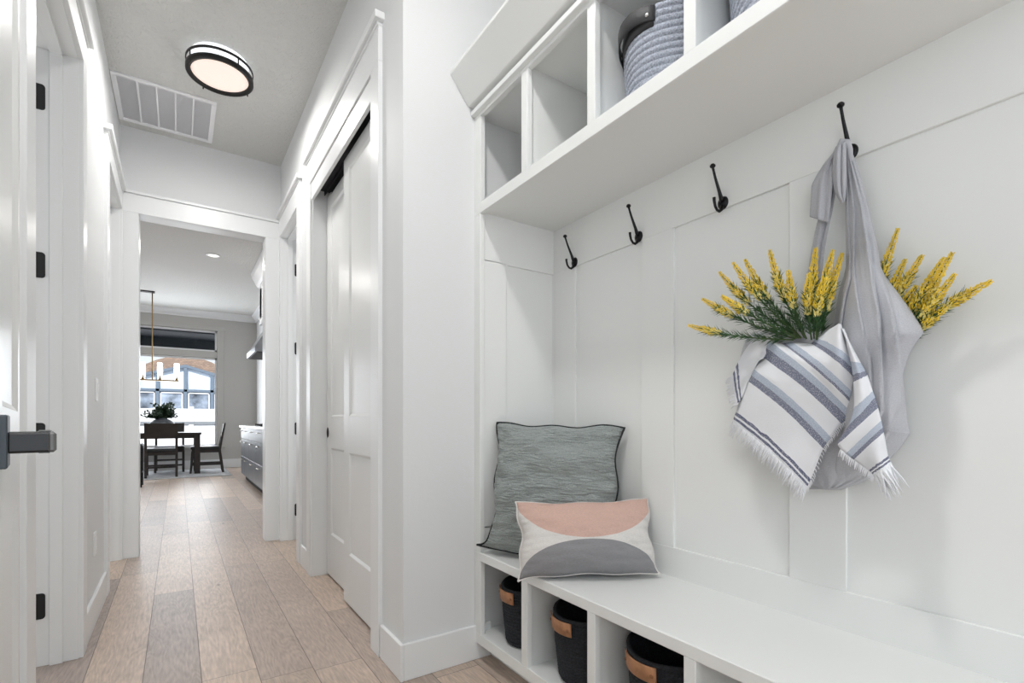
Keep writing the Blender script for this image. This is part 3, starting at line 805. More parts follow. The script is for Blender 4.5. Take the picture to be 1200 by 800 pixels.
# front panel: strap widening into the body, with pleats
panel = [(170, 987, 995), (185, 990, 1001), (200, 991, 1006), (230, 991.5, 1014), (260, 991.5, 1021), (290, 992, 1029), (313, 992, 1031.5), (325, 989, 1037.5), (340, 984, 1049), (360, 980.5, 1064), (380, 978.5, 1077),
         (390, 977, 1081.8), (400, 976, 1073), (415, 976, 1064.5), (438, 976, 1057), (470, 974, 1060.5), (490, 974, 1062), (507, 972, 1065.5), (522, 968, 1056), (542, 962, 1036), (560, 955, 1020), (568, 950, 1000), (573, 948, 985)]
rows = []; uvs = []; nr, nc = 120, 130
creases = [([(170, 989), (230, 993), (300, 996), (327, 996), (350, 990), (384, 985), (420, 984), (573, 975)], 8, .017, 4),
           ([(170, 991), (250, 1001), (315, 1000), (350, 1004.5), (390, 1012), (418, 1019), (470, 1021), (573, 985)], 10, .014, 5),
           ([(170, 992), (240, 1009), (300, 1018), (339, 1024), (372, 1030), (418, 1031), (480, 1033), (573, 1000)], 10, .026, 7),
           ([(170, 994), (260, 1020), (309, 1030), (339, 1037.5), (363, 1045), (418, 1052), (470, 1056), (573, 1010)], 12, .022, 7)]
for i in range(nr + 1):
    v = 170 + (573 - 170) * i / nr
    l, r = interp(panel, v); row = []; q = []
    g = min(1, max(0, (v - 180) / 220))
    xb = 1.352 - .085 * min(1, max(0, (v - 200) / 200)) ** 1.1
    if v > 470: xb += .075 * ((v - 470) / 103) ** 1.6
    fade = 1 if v < 430 else max(0, 1 - (v - 430) / 110)
    for j in range(nc + 1):
        s_ = j / nc; u = lerp(l, r, s_)
        a = 1 - abs(2 * s_ - 1) ** 2.2
        fold = 0
        for cur, wd, am, rise in creases:
            du = u - interp(cur, v)[0]; k = (.35 + .65 * g) * fade; wd_ = wd * (.4 + .6 * g)
            # cloth rises towards the crease, then drops behind it
            fold += am * k * (.55 * math.exp(du / (rise * (.4 + .6 * g))) if du < 0 else (.55 * math.exp(-du / 1.2) - .8 * (1 - math.exp(-du / 1.2)) * math.exp(-du / wd_)))
        edge = .055 * g * (1 - a) ** 1.5
        X = xb + edge - .012 * g * a - fold + .002 * fbm(s_ * 5, v * .02)
        row.append(at(u, v, X=min(X, 1.398))); q.append((s_ * (.2 + .8 * g), v / 400))
    rows.append(row); uvs.append(q)
m = MB(); m.grid(rows, uvs); m.build('front_panel', LINEN, bag, solid=.003)
# stitched seams on the panel
def seam_line(pts, X):
    MB().tube([at(u, v, X=x) for (u, v), x in zip(pts, X)], .0009, 5).build('seam', LINEN, bag)

seam_line([(1034, 504), (1050, 506), (1064, 507)], [1.262, 1.272, 1.30])
def ribbon(rows_, folds, name, mt=LINEN, nsub=10, nc=16, th=.0025, parent=bag):
    """rows_: (uL, vL, uR, vR, X) from top to bottom"""
    out = []; uvs = []
    for a, b in zip(rows_[:-1], rows_[1:]):
        for k in range(nsub):
            t = k / nsub; out.append([lerp(p, q, t) for p, q in zip(a, b)])
    out.append(list(rows_[-1]))
    # smooth
    for _ in range(4):
        out = [out[0]] + [[(out[i - 1][c] + 2 * out[i][c] + out[i + 1][c]) / 4 for c in range(5)] for i in range(1, len(out) - 1)] + [out[-1]]
    G = []
    for i, (ul, vl, ur, vr, X) in enumerate(out):
        row = []; q = []
        for j in range(nc + 1):
            s_ = j / nc
            x = X - .006 * (1 - abs(2 * s_ - 1) ** 2)
            for c0, wd, am in folds: x -= am * math.exp(-((s_ - c0) / wd) ** 2)
            row.append(at(lerp(ul, ur, s_), lerp(vl, vr, s_), X=x)); q.append((s_ * .2, i / len(out) * .4))
        G.append(row); uvs.append(q)
    m = MB(); m.grid(G, uvs); return m.build(name, mt, parent, solid=th)
ribbon([(980, 172, 991, 166, 1.335), (977, 180, 991.5, 180, 1.326), (976, 200, 991.8, 198, 1.325), (976.5, 215, 991.5, 215, 1.33), (980, 228, 991, 228, 1.335), (986, 238, 990, 236, 1.34)], [(.3, .1, .006), (.62, .08, -.006)], 'knot_loop')
ribbon([(984, 166, 991, 164, 1.35), (976, 180, 989, 170, 1.345), (966, 192, 979, 182, 1.34), (957, 206, 976, 198, 1.335), (951.5, 217, 975.8, 215, 1.333), (950.5, 235, 974, 235, 1.335), (949.4, 254, 971, 261, 1.34)], [(.45, .1, .006), (.75, .08, -.005)], 'knot_tail')
ribbon([(975, 190, 986, 195, 1.355), (968, 215, 980, 220, 1.36), (962, 245, 975, 250, 1.362), (957, 265, 971, 265, 1.362), (950, 300, 965, 300, 1.36), (946, 330, 962, 330, 1.355), (944, 365, 964, 365, 1.35), (945, 400, 968, 400, 1.34)], [(.35, .12, .006), (.7, .1, -.006)], 'rear_strap')
# twist over the hook
MB().tube([at(u, v, X=x) for u, v, x in ((984, 186, 1.345), (983, 174, 1.345), (987, 166, 1.35), (992, 167, 1.352), (995, 176, 1.35), (997, 190, 1.352))], [.004, .008, .009, .009, .008, .005], 12).build('knot_twist', LINEN, bag)

# ---- striped towel
tw = thing('striped_towel', (1.30, .62, .80), 'white towel with blue-grey stripes and fringe draped over the hanging bag', 'towel')
def pc(x, y): return (800 + x / 2.963, 350 + y / 2.963)
def patch(rows_, xf, nsub=8, nc=30, curve=0.):
    out = []
    for (ta, la, ra), (tb, lb, rb_) in zip(rows_[:-1], rows_[1:]):
        for k in range(nsub):
            t = k / nsub
            out.append([lerp(ta, tb, t)] + [lerp(p, q, t) for p, q in zip((*la, *ra), (*lb, *rb_))])
    ta, la, ra = rows_[-1]; out.append([ta, *la, *ra])
    for _ in range(5):
        out = [out[0]] + [[out[i][0]] + [(out[i - 1][c] + 2 * out[i][c] + out[i + 1][c]) / 4 for c in range(1, 5)] for i in range(1, len(out) - 1)] + [out[-1]]
    G = []; uvs = []
    for tau, lx, ly, rx, ry in out:
        row = []; q = []
        for j in range(nc + 1):
            s_ = j / nc
            x = lerp(lx, rx, s_) + curve * math.sin(math.pi * s_) * .5; y = lerp(ly, ry, s_) - curve * math.sin(math.pi * s_)
            u, v = pc(x, y)
            row.append(at(u, v, X=xf(s_, tau))); q.append((s_ * .6, tau))
        G.append(row); uvs.append(q)
    return G, uvs
main = [(.0, (530, 97), (550, 97)), (.05, (505, 108), (562, 118)), (.105, (462, 135), (598, 225)), (.195, (450, 158), (607, 290)), (.29, (378, 150), (609, 345)), (.362, (345, 158), (607, 385)),
        (.42, (300, 140), (600, 403)), (.54, (283, 205), (552, 430)), (.655, (240, 240), (515, 482)), (.745, (226, 275), (490, 512)), (.93, (186, 396), (444, 628)), (.985, (175, 424), (430, 656))]
def xmain(s_, t): 
    return 1.262 - .045 * math.sin(math.pi * min(1, max(0, s_))) * (1 - .4 * t) + .03 * t + .005 * math.sin(s_ * 7 + t * 5) + .004 * fbm(s_ * 3, t * 5) + (.03 * max(0, (.12 - s_) / .12) ** 2)
G, U_ = patch(main, xmain, curve=10)
m = MB(); m.grid(G, U_); m.build('front_fold', TOWEL, tw, solid=.0025)
mainG = G
right = [(.22, (545, 98), (560, 105)), (.25, (560, 120), (580, 155)), (.29, (585, 215), (618, 225)), (.362, (595, 285), (640, 262)), (.42, (598, 380), (660, 322)), (.475, (580, 440), (668, 340)), (.54, (532, 505), (678, 375)),
         (.70, (580, 548), (693, 440)), (.93, (650, 595), (712, 548)), (.985, (664, 612), (722, 570))]
def xright(s_, t): return 1.235 - .012 * math.sin(math.pi * s_) + .03 * t * t + .004 * math.sin(s_ * 5 + t * 9)
G, U_ = patch(right, xright, nc=16)
U_ = [[(u, max(v, .2) if v > .25 else .2) for u, v in r] for r in U_]
m = MB(); m.grid(G, U_); m.build('side_fold', TOWEL, tw, solid=.0025)
rightG = G
left = [(.74, (330, 140), (285, 205)), (.78, (300, 122), (262, 215)), (.85, (262, 130), (240, 260)), (.90, (225, 165), (222, 300)), (.925, (196, 210), (208, 340)), (.95, (182, 245), (200, 352)), (.985, (170, 270), (187, 366))]
# rows run down the fold; tau grows towards the fringe on the left
G, U_ = patch(left, lambda s_, t: 1.30 + .012 * math.sin(s_ * 4) + .02 * (t - .7), nc=16)
m = MB(); m.grid(G, U_); m.build('rear_fold', TOWEL, tw, solid=.0025)
leftG = G
# top edge rolled into the bag
def fringe(edge, dirpx, length, nper, name='fringe', seed=1, spread=.25, rad=.0011):
    rnd = random.Random(seed); m = MB()
    n = len(edge)
    for k in range(nper):
        t = k / (nper - 1) * (n - 1); i = min(int(t), n - 2); p = Vector(edge[i]).lerp(Vector(edge[i + 1]), t - i)
        d = Vector(dirpx) + Vector((rnd.uniform(-.1, .1), rnd.uniform(-spread, spread), rnd.uniform(-spread, spread) * .6))
        d.normalize(); L_ = length * rnd.uniform(.65, 1.15)
        sw = Vector((rnd.uniform(-.3, .3), rnd.uniform(-.35, .35), 0))
        pts = [p - d * .004, p + d * L_ * .35 + sw * L_ * .12, p + d * L_ * .7 + sw * L_ * .2 + Vector((0, 0, -.002)), p + d * L_ + sw * L_ * .1 + Vector((0, 0, -.006))]
        m.tube(pts, [rad * 1.2, rad * 1.3, rad, rad * .5], 5)
    o = m.build(name, FRINGE, tw); o['kind'] = 'stuff'; return o
fringe(mainG[-1], (0, .55, -1), .034, 110, seed=2, rad=.0013)
fringe([mainG[k][-1] for k in range(len(mainG) - 1, len(mainG) * 6 // 12, -1)], (0, -.6, -.35), .006, 50, seed=3, rad=.0009)
fringe(rightG[-1], (0, -.45, -1), .052, 34, seed=4, rad=.0015, spread=.35)
fringe([r[0] for r in rightG[len(rightG) * 7 // 10:]], (0, .3, -1), .012, 50, seed=5, rad=.0009)
fringe(leftG[-1], (0, 1, -.25), .022, 34, seed=6, rad=.0011, spread=.4)

# ---- flowering sprigs tucked into the bag
def sprig(tip, base, Xt, Xb, label, fl=.42, seed=0, bend=0., lw=1.0, fs=1.0):
    rnd = random.Random(seed)
    A = at(*base, X=Xb); B = at(*tip, X=Xt); D = B - A; Ln = D.length
    side = D.cross(Vector((1, 0, 0))).normalized()
    def P(t):
        return A + D * t + side * bend * math.sin(math.pi * t) * Ln + Vector((-.012 * math.sin(math.pi * t), 0, 0))
    o = thing('flower_sprig', A, label, 'flower', 'yellow flowering sprigs in the hanging bag')
    MB().tube([P(t / 12) for t in range(13)], [.0022 - .0013 * t / 12 for t in range(13)], 6).build('stem', STEM, o)
    m = MB(); nl = int(Ln * 640 * lw)
    for k in range(nl):
        t = rnd.uniform(.05, 1 - fl * .72); p = P(t); d = (P(min(1, t + .03)) - P(t)).normalized()
        a = rnd.uniform(0, 2 * math.pi); n1 = d.orthogonal().normalized(); n2 = d.cross(n1)
        rad_ = n1 * math.cos(a) + n2 * math.sin(a)
        if (p + rad_ * .02).x > 1.398: rad_.x = -abs(rad_.x)
        ld = (d * rnd.uniform(.7, 1.2) + rad_ * rnd.uniform(.5, .9)).normalized(); ll = rnd.uniform(.018, .034)
        wv = ld.cross(rad_).normalized() * .0014; nn = ld.cross(wv).normalized() * .0006
        q = [p, p + ld * ll * .45 + wv, p + ld * ll + rad_ * .002, p + ld * ll * .45 - wv]
        c_ = p + ld * ll * .45 + nn * 1.5
        v0 = [m.bm.verts.new(x) for x in q]; cv = m.bm.verts.new(c_); cw = m.bm.verts.new(c_ - nn * 2.5)
        for i in range(4):
            m.bm.faces.new((v0[i], v0[(i + 1) % 4], cv)); m.bm.faces.new((v0[(i + 1) % 4], v0[i], cw))
    m.build('needle_leaves', LEAF, o)
    for nm, mt, frac in (('flower_spike', FLOW, 1), ('open_petals', FLOWP, .35)):
        m = MB(); nb = int(190 * fl / .42 * min(1.3, Ln / .15) * frac)
        for k in range(nb):
            s_ = (k + rnd.random()) / nb
            t = 1 - fl + fl * s_
            if nm == 'open_petals': t = 1 - fl * 1.25 + fl * .6 * s_
            p = P(t); d = (P(min(1, t + .02)) - P(t - .02)).normalized(); a = k * 2.4 + rnd.uniform(-.4, .4)
            n1 = d.orthogonal().normalized(); n2 = d.cross(n1); rd = n1 * math.cos(a) + n2 * math.sin(a)
            rr_ = (.0068 * (1 - .82 * s_ ** 1.4) + .0012) * fs * rnd.uniform(.6, 1.1)
            if nm == 'open_petals': rr_ = .007 * rnd.uniform(.5, 1)
            c_ = p + rd * rr_ + d * .001
            sz = (.0026 * (1 - .45 * s_) if nm == 'flower_spike' else .0034) * rnd.uniform(.8, 1.25)
            u_ = (rd + d * .9).normalized(); w1 = u_.orthogonal().normalized(); w2 = u_.cross(w1)
            e = [m.bm.verts.new(c_ + x) for x in (u_ * sz * 1.5, w1 * sz, w2 * sz, -w1 * sz, -w2 * sz, -u_ * sz * .8)]
            for i in range(4):
                a1, b1 = e[1 + i], e[1 + (i + 1) % 4]; m.bm.faces.new((e[0], a1, b1)); m.bm.faces.new((e[5], b1, a1))
        m.build(nm, mt, o)
    return o
SP = [
 ((807, 381), (930, 398), 1.22, 1.29, 'lowest yellow sprig, reaching furthest left of the bag', .30, .04),
 ((823, 350), (932, 397), 1.24, 1.29, 'second lowest yellow sprig on the left of the bag', .33, .03),
 ((846, 347), (934, 396), 1.20, 1.28, 'short yellow sprig above the second lowest on the left', .33, .02),
 ((843, 319), (936, 396), 1.26, 1.29, 'yellow sprig pointing to the upper left, outermost of its pair', .38, .03),
 ((859, 308), (938, 396), 1.23, 1.29, 'upper left yellow sprig just below the highest of its cluster', .40, .02),
 ((873, 304), (939, 396), 1.27, 1.29, 'upper left yellow sprig, highest of the left cluster', .42, .02),
 ((902, 293), (943, 396), 1.27, 1.28, 'tall steep yellow sprig left of the rear strap', .46, .02),
 ((924, 317), (945, 397), 1.22, 1.27, 'yellow sprig between the tall one and the rear strap', .44, .02),
 ((948, 321), (951, 398), 1.24, 1.27, 'short yellow sprig in front of the rear strap', .5, 0.),
 ((956, 291), (954, 397), 1.28, 1.28, 'tall upright yellow sprig right of the rear strap', .45, 0.),
 ((976, 293), (958, 397), 1.29, 1.28, 'middle upright yellow sprig beside the front strap', .50, 0.),
 ((987, 297), (962, 396), 1.31, 1.29, 'upright yellow sprig touching the front strap', .55, 0.),
 ((966, 325), (957, 398), 1.24, 1.27, 'small low yellow sprig in the middle of the bag opening', .5, 0.),
 ((1052, 268), (1020, 385), 1.37, 1.37, 'tallest yellow sprig just right of the front strap', .55, 0.),
 ((1061, 304), (1030, 385), 1.365, 1.37, 'yellow sprig leaning right behind the bag shoulder', .55, 0.),
 ((1081, 299), (1034, 385), 1.372, 1.375, 'slanting yellow sprig second from the front strap on the right', .45, 0.),
 ((1074, 335), (1040, 390), 1.36, 1.37, 'low yellow sprig hugging the bag shoulder on the right', .55, 0.),
 ((1106, 302), (1052, 400), 1.35, 1.37, 'left one of the two tall outer sprigs on the right', .62, 0.),
 ((1116, 296), (1056, 402), 1.36, 1.37, 'right one of the two tall outer sprigs on the right', .60, -.02),
 ((1119, 321), (1058, 404), 1.33, 1.365, 'yellow sprig under the two tall outer ones on the right', .50, -.02),
 ((1162, 329), (1060, 402), 1.34, 1.37, 'yellow sprig reaching furthest right of the bag', .38, .04),
 ((1115, 355), (1062, 408), 1.34, 1.365, 'lowest yellow sprig on the right of the bag', .50, .02),
]
for i, (tp, bs, xt, xb_, lb, fl, bd) in enumerate(SP):
    sprig(tp, bs, xt, xb_, lb, fl, seed=i + 11, bend=bd, fs=1.3)

# ------------------------------------------------------------------ kitchen
KXR = 1.40; KY = 11.9; KC = 3.2
struct('wall_kitchen_right', MB().box(KXR, KXR + .1, 4.6, KY, 0, KC, 0), WALL, 'kitchen wall behind the range hood')
wx0, wx1 = -1.05, .672
KW = MB()
KW.box(-5.1, wx0 - 3.2, KY, KY + .15, 0, KC, 0)
KW.box(wx0 - 1.2, wx0, KY, KY + .15, 0, KC, 0).box(wx1, KXR, KY, KY + .15, 0, KC, 0).box(wx0, wx1, KY, KY + .15, 0, .44, 0).box(wx0, wx1, KY, KY + .15, 2.83, KC, 0)
KW.box(wx0 - 3.2, wx0 - 1.2, KY, KY + .15, 0, .44, 0).box(wx0 - 3.2, wx0 - 1.2, KY, KY + .15, 2.83, KC, 0)
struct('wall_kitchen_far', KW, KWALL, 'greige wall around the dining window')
struct('wall_kitchen_left', MB().box(-5.1, -5.0, 4.6, 6.0, 0, KC, 0).box(-5.1, -5.0, 10.5, KY, 0, KC, 0).box(-5.1, -5.0, 6, 10.5, 2.6, KC, 0), KWALL, 'left kitchen wall with a wide opening')  # wide opening is out of view, added to let sky light into the kitchen
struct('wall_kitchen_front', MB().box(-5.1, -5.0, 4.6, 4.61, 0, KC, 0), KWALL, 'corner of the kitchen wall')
struct('baseboard_kitchen', MB().box(-5.0, KXR, KY - .016, KY, 0, .18, .003), WINW, 'white baseboard under the dining window')
m = MB()
for (a, b) in ((KY - .10, 3.2), ):
    m.prism([(KY, KC), (KY - .11, KC), (KY - .10, KC - .03), (KY - .025, KC - .10), (KY - .02, KC - .13), (KY, KC - .13)], 0, -5.0, KXR)
    m.prism([(KXR, KC), (KXR - .11, KC), (KXR - .10, KC - .03), (KXR - .025, KC - .10), (KXR - .02, KC - .13), (KXR, KC - .13)], 1, 4.6, KY - .0)
struct('trim_12', m, WINW, 'white crown moulding round the kitchen ceiling')
# dining window with transom
o = sthing('window_1', ((wx0 + wx1) / 2, KY, .44), 'tall dining window with transom looking at the neighbouring house')
m = MB(); m.box(wx0 - .02, wx1 + .14, KY - .02, KY, 2.83, 2.905, .003).box(wx1, wx1 + .12, KY - .018, KY, .44, 2.85, .003).box(wx0 - .12, wx0, KY - .018, KY, .44, 2.85, .003).box(wx0 - .14, wx1 + .14, KY - .05, KY + .02, .40, .455, .004).box(wx0 - .1, wx1 + .12, KY - .016, KY, .30, .40, .003)
m.build('casing', KWALL, o)
m = MB(); f = .035
for z0, z1 in ((.455, 2.27), (2.40, 2.83)):
    m.box(wx0, wx0 + f, KY + .05, KY + .11, z0, z1, .002).box(wx1 - f, wx1, KY + .05, KY + .11, z0, z1, .002).box(wx0, wx1, KY + .05, KY + .11, z0, z0 + f, .002).box(wx0, wx1, KY + .05, KY + .11, z1 - f, z1, .002)
m.build('sash', WINW, o)
MB().box(wx0, wx1, KY + .0, KY + .14, 2.27, 2.40, .002).build('mullion', KWALL, o)
MB().box(wx0 + f, wx1 - f, KY + .078, KY + .082, .49, 2.235, 0).build('pane', GLASS, o)
MB().box(wx0 + f, wx1 - f, KY + .078, KY + .082, 2.435, 2.795, 0).build('pane', GLASS, o)
# recessed ceiling light
def can_light(x, y, label):
    o = thing('recessed_light', (x, y, KC), label, 'ceiling light')
    MB().lathe([(.058, 0), (.085, 0), (.085, -.006), (.062, -.008)], (x, y, KC), 32, closed=True).build('trim_ring', PLASTIC, o)
    MB().lathe([(0, -.003), (.06, -.003), (.06, -.0045), (0, -.0045)], (x, y, KC), 32).build('lens', BULB, o)
can_light(.394, 7.764, 'small round recessed light in the kitchen ceiling')
# range hood and cabinet box above it
o = thing('range_hood', (1.12, 7.7, 1.9), 'slanted stainless range hood on the right kitchen wall', 'range hood')
hy0, hy1 = 7.45, 8.42
m = MB(); m.prism([(.86, 1.915), (.86, 1.985), (1.12, 2.42), (KXR - .001, 2.42), (KXR - .001, 1.915)], 1, hy0, hy1, .002); m.build('canopy', STEEL, o)
MB().box(.885, 1.38, hy0 + .02, hy1 - .02, 1.905, 1.917, .001).build('filter', DARKM, o)
o = thing('hood_cabinet', (1.2, 7.7, 2.42), 'tall white cabinet box above the range hood', 'cabinet')
MB().box(1.02, KXR - .001, hy0 - .5, 8.36, 2.421, 3.06, .002).build('cabinet_box', WINW, o)
m = MB(); m.prism([(KXR - .002, 3.0), (1.01, 3.0), (.985, 3.03), (.93, 3.13), (.91, 3.198), (KXR - .002, 3.198)], 1, hy0 - .55, 8.43, 0); m.build('crown_moulding', WINW, o)
o = MB().box(1.02, 1.04, 8.10, 8.30, 2.5, 2.95, .002).build('cabinet_panel', WINW, o)
# base cabinets
CX = .875; cy1 = 9.40
def base_cab(y0, y1, label, kind):
    o = thing('base_cabinet', (1.13, (y0 + y1) / 2, 0), label, 'cabinet', 'grey kitchen base cabinets')
    MB().box(CX + .02, KXR - .002, y0 + .001, y1 - .001, .10, .868, .001).build('cabinet_box', CABG, o)
    MB().box(CX + .07, CX + .09, y0, y1, 0, .10, 0).build('toe_kick', DARKM, o)
    zz = ((.11, .40), (.41, .685), (.695, .862)) if kind == 'd' else ((.11, .40), (.41, .685), (.695, .862))
    for a, b in zz:
        d = MB().box(CX, CX + .02, y0 + .004, y1 - .004, a, b, .002).build('drawer', CABG, o)
        ym = (y0 + y1) / 2; zc = b - .045
        MB().tube([(CX - .028, ym - .09, zc), (CX - .028, ym + .09, zc)], .006, 8).tube([(CX - .028, ym - .07, zc), (CX + .001, ym - .07, zc)], .004, 6).tube([(CX - .028, ym + .07, zc), (CX + .001, ym + .07, zc)], .004, 6).build('handle', NICKEL, d)
base_cab(8.90, cy1, 'grey drawer cabinet at the far end of the kitchen run', 'd')
base_cab(8.30, 8.90, 'grey drawer cabinet, second from the far end of the run', 'd')
base_cab(7.50, 8.30, 'wide grey drawer cabinet under the range hood', 'd')
base_cab(6.80, 7.50, 'grey drawer cabinet nearest to the hall opening', 'd')
tag(MB().box(.85, KXR - .002, 6.6, 9.42, .869, .90, .003).build('countertop', QUARTZ), 'white countertop along the right kitchen wall', 'countertop')
o = thing('cooktop', (1.1, 7.9, .90), 'black cooktop with knobs set on the white countertop', 'cooktop')
MB().box(.93, 1.33, 7.5, 8.3, .9005, .906, .002).build('glass_top', BLACK, o)
for k in range(5): MB().lathe([(.018, .906), (.018, .93), (.014, .935), (0, .935)], (.96, 7.62 + .14 * k, 0), 14).build('knob', BLACK, o)
for k in range(2):
    m = MB(); y = 7.7 + .4 * k
    m.box(1.02, 1.30, y - .13, y - .12, .906, .94, .002).box(1.02, 1.30, y + .12, y + .13, .906, .94, .002).box(1.02, 1.03, y - .13, y + .13, .925, .94, .001).box(1.29, 1.30, y - .13, y + .13, .925, .94, .001).box(1.15, 1.16, y - .13, y + .13, .925, .94, .001)
    m.build('grate', BLACK, o)
# rug
o = MB().box(-2.2, .80, 10.15, 11.75, 0, .012, .004).build('area_rug', RUG); tag(o, 'pale grey rug under the dining table', 'rug')
# dining table
o = thing('dining_table', (-.5, 10.95, .012), 'dark wood dining table with square legs', 'table')
MB().box(-1.6, .36, 10.72, 11.45, .725, .765, .003).build('tabletop', ESP, o)
MB().box(-1.54, .30, 10.77, 10.79, .66, .726, .002).box(-1.54, .30, 11.38, 11.40, .66, .726, .002).box(-1.54, -1.52, 10.78, 11.39, .66, .726, .002).box(.28, .30, 10.78, 11.39, .66, .726, .002).build('apron', ESP, o)
for x in (-1.56, .25):
    for y in (10.74, 11.32): MB().box(x, x + .09, y, y + .09, .012, .727, .003).build('leg', ESP, o)
# dining chairs: built facing +Y
def make_chair(x, y, rz, label):
    o = thing('dining_chair', (0, 0, 0), label, 'chair', 'dark dining chairs')
    w, d = .235, .22
    MB().box(-w, w, -d, d + .02, .43, .49, .018).build('seat', SEATL, o)
    MB().box(-w + .01, w - .01, -d + .01, d, .375, .432, .003).build('seat_rail', ESP, o)
    for sx in (-1, 1):
        # rear leg and back post in one, raked
        xs = sorted((sx * w, sx * (w - .038)))
        MB().prism([(-d - .075, 0), (-d - .035, 0), (-d + .02, .42), (-d - .01, .60), (-d - .068, .925), (-d - .098, .925), (-d - .045, .60), (-d - .02, .42)], 0, xs[0], xs[1], .002).build('rear_leg', ESP, o)
        MB().prism([(d + .005, 0), (d + .035, 0), (d + .012, .40), (d - .035, .40)], 0, xs[0], xs[1], .002).build('front_leg', ESP, o)
        MB().box(xs[0] + .008, xs[1] - .008, -d - .03, d + .01, .14, .175, .002).build('stretcher', ESP, o)
    MB().box(-w + .03, w - .03, -d - .05, -d - .03, .19, .22, .002).build('stretcher', ESP, o)
    MB().box(-w + .03, w - .03, d - .0, d + .02, .12, .15, .002).build('stretcher', ESP, o)
    m = MB(); m.prism([(-d - .056, .66), (-d - .030, .66), (-d - .074, .92), (-d - .100, .92)], 0, -w + .02, w - .02, .003); m.build('backrest', ESP, o)
    o.location = (x, y, .012); o.rotation_euler.z = rz
    return o
ch0 = make_chair(-.235, 10.60, 0, 'dark dining chair seen from behind at the near side of the table')
c = copy_tree(ch0); c.location = (.44, 11.02, .012); c.rotation_euler.z = R(88); c['label'] = 'dark dining chair seen from the side at the right end of the table'
c = copy_tree(ch0); c.location = (-.13, 11.48, .012); c.rotation_euler.z = R(180); c['label'] = 'dark dining chair on the window side of the table'
# stool / low black-framed piece at the left edge of the opening
o = thing('counter_stool', (-.62, 9.25, 0), 'black framed stool half hidden by the left side of the opening', 'stool')
MB().box(-.81, -.43, 9.06, 9.44, .58, .64, .02).build('seat', SEATL, o)
for x in (-.80, -.46):
    for y in (9.07, 9.41): MB().box(x, x + .022, y, y + .022, 0, .60, .002).build('leg', BLACK, o)
MB().box(-.46, -.438, 9.08, 9.42, .20, .222, .002).box(-.80, -.778, 9.08, 9.42, .20, .222, .002).box(-.79, -.45, 9.07, 9.092, .20, .222, .002).build('foot_rail', BLACK, o)
# vase with greenery
vx, vy, vz = -.235, 10.98, .766
tag(MB().lathe([(0, 0), (.11, 0), (.175, .04), (.20, .11), (.19, .17), (.14, .22), (.08, .245), (.075, .265), (.062, .265), (.068, .24), (0, .23)], (vx, vy, vz), 36).build('vase', VASEM), 'round mottled grey vase on the dining table', 'vase')
o = thing('leafy_branches', (vx, vy, vz + .25), 'dark green leafy branches in the grey vase', 'plant')
rnd = random.Random(5); mS = MB(); mL = MB()
for k in range(52):
    a = rnd.uniform(0, 2 * math.pi); tilt = rnd.uniform(.25, 1.25); L_ = rnd.uniform(.18, .36)
    d = Vector((math.cos(a) * math.sin(tilt), math.sin(a) * math.sin(tilt) * .8, math.cos(tilt)))
    A = Vector((vx, vy, vz + .235)); pts = [A + d * L_ * t / 5 + Vector((0, 0, -.05 * (t / 5) ** 2 * math.sin(tilt))) for t in range(6)]
    mS.tube(pts, .0025, 5)
    for j in range(16):
        t = rnd.uniform(.25, 1) * 5; i = min(int(t), 4); p = pts[i].lerp(pts[i + 1], t - i)
        n = Vector((rnd.uniform(-1, 1), rnd.uniform(-1, 1), rnd.uniform(-.4, 1))).normalized(); n = (n + d * .6).normalized(); ll = rnd.uniform(.045, .075)
        s_ = n.orthogonal().normalized() * ll * .33; c_ = n.cross(s_).normalized() * .003
        q = [mL.bm.verts.new(p + x) for x in (Vector((0, 0, 0)), n * ll * .5 + s_, n * ll, n * ll * .5 - s_)]; e = mL.bm.verts.new(p + n * ll * .5 + c_); e2 = mL.bm.verts.new(p + n * ll * .5 - c_)
        for i2 in range(4): mL.bm.faces.new((q[i2], q[(i2 + 1) % 4], e)); mL.bm.faces.new((q[(i2 + 1) % 4], q[i2], e2))
mS.build('stems', STEM, o); mL.build('leaves', PLANTM, o)
# linear chandelier
o = thing('chandelier', (-.98, 10.54, 1.66), 'linear brass chandelier with glass cylinder lights over the table', 'chandelier')
MB().box(-1.62, -.33, 10.49, 10.59, 3.18, 3.2, .002).build('canopy', BRONZE, o)
for x in (-1.60, -.365): MB().tube([(x, 10.54, 3.185), (x, 10.54, 1.68)], .009, 8).build('rod', BRASS, o)
MB().box(-1.97, .01, 10.52, 10.56, 1.665, 1.69, .003).build('frame_bar', BRASS, o)
for k in range(8):
    x = -.018 - .24 * k
    MB().lathe([(.012, 1.69), (.028, 1.70), (.012, 1.73), (.012, 1.76), (0, 1.76)], (x, 10.54, 0), 12).build('candle_socket', BRASS, o)
    m = MB(); m.lathe([(.010, 1.755), (.030, 1.80), (.034, 1.86), (.022, 1.90), (0, 1.91)], (x, 10.54, 0), 14); m.build('bulb', BULB, o)
    m = MB(); m.lathe([(.038, 1.70), (.040, 1.70), (.040, 1.98), (.038, 1.98)], (x, 10.54, 0), 20, closed=True); m.build('glass_cylinder', BULB if False else GLASS, o)

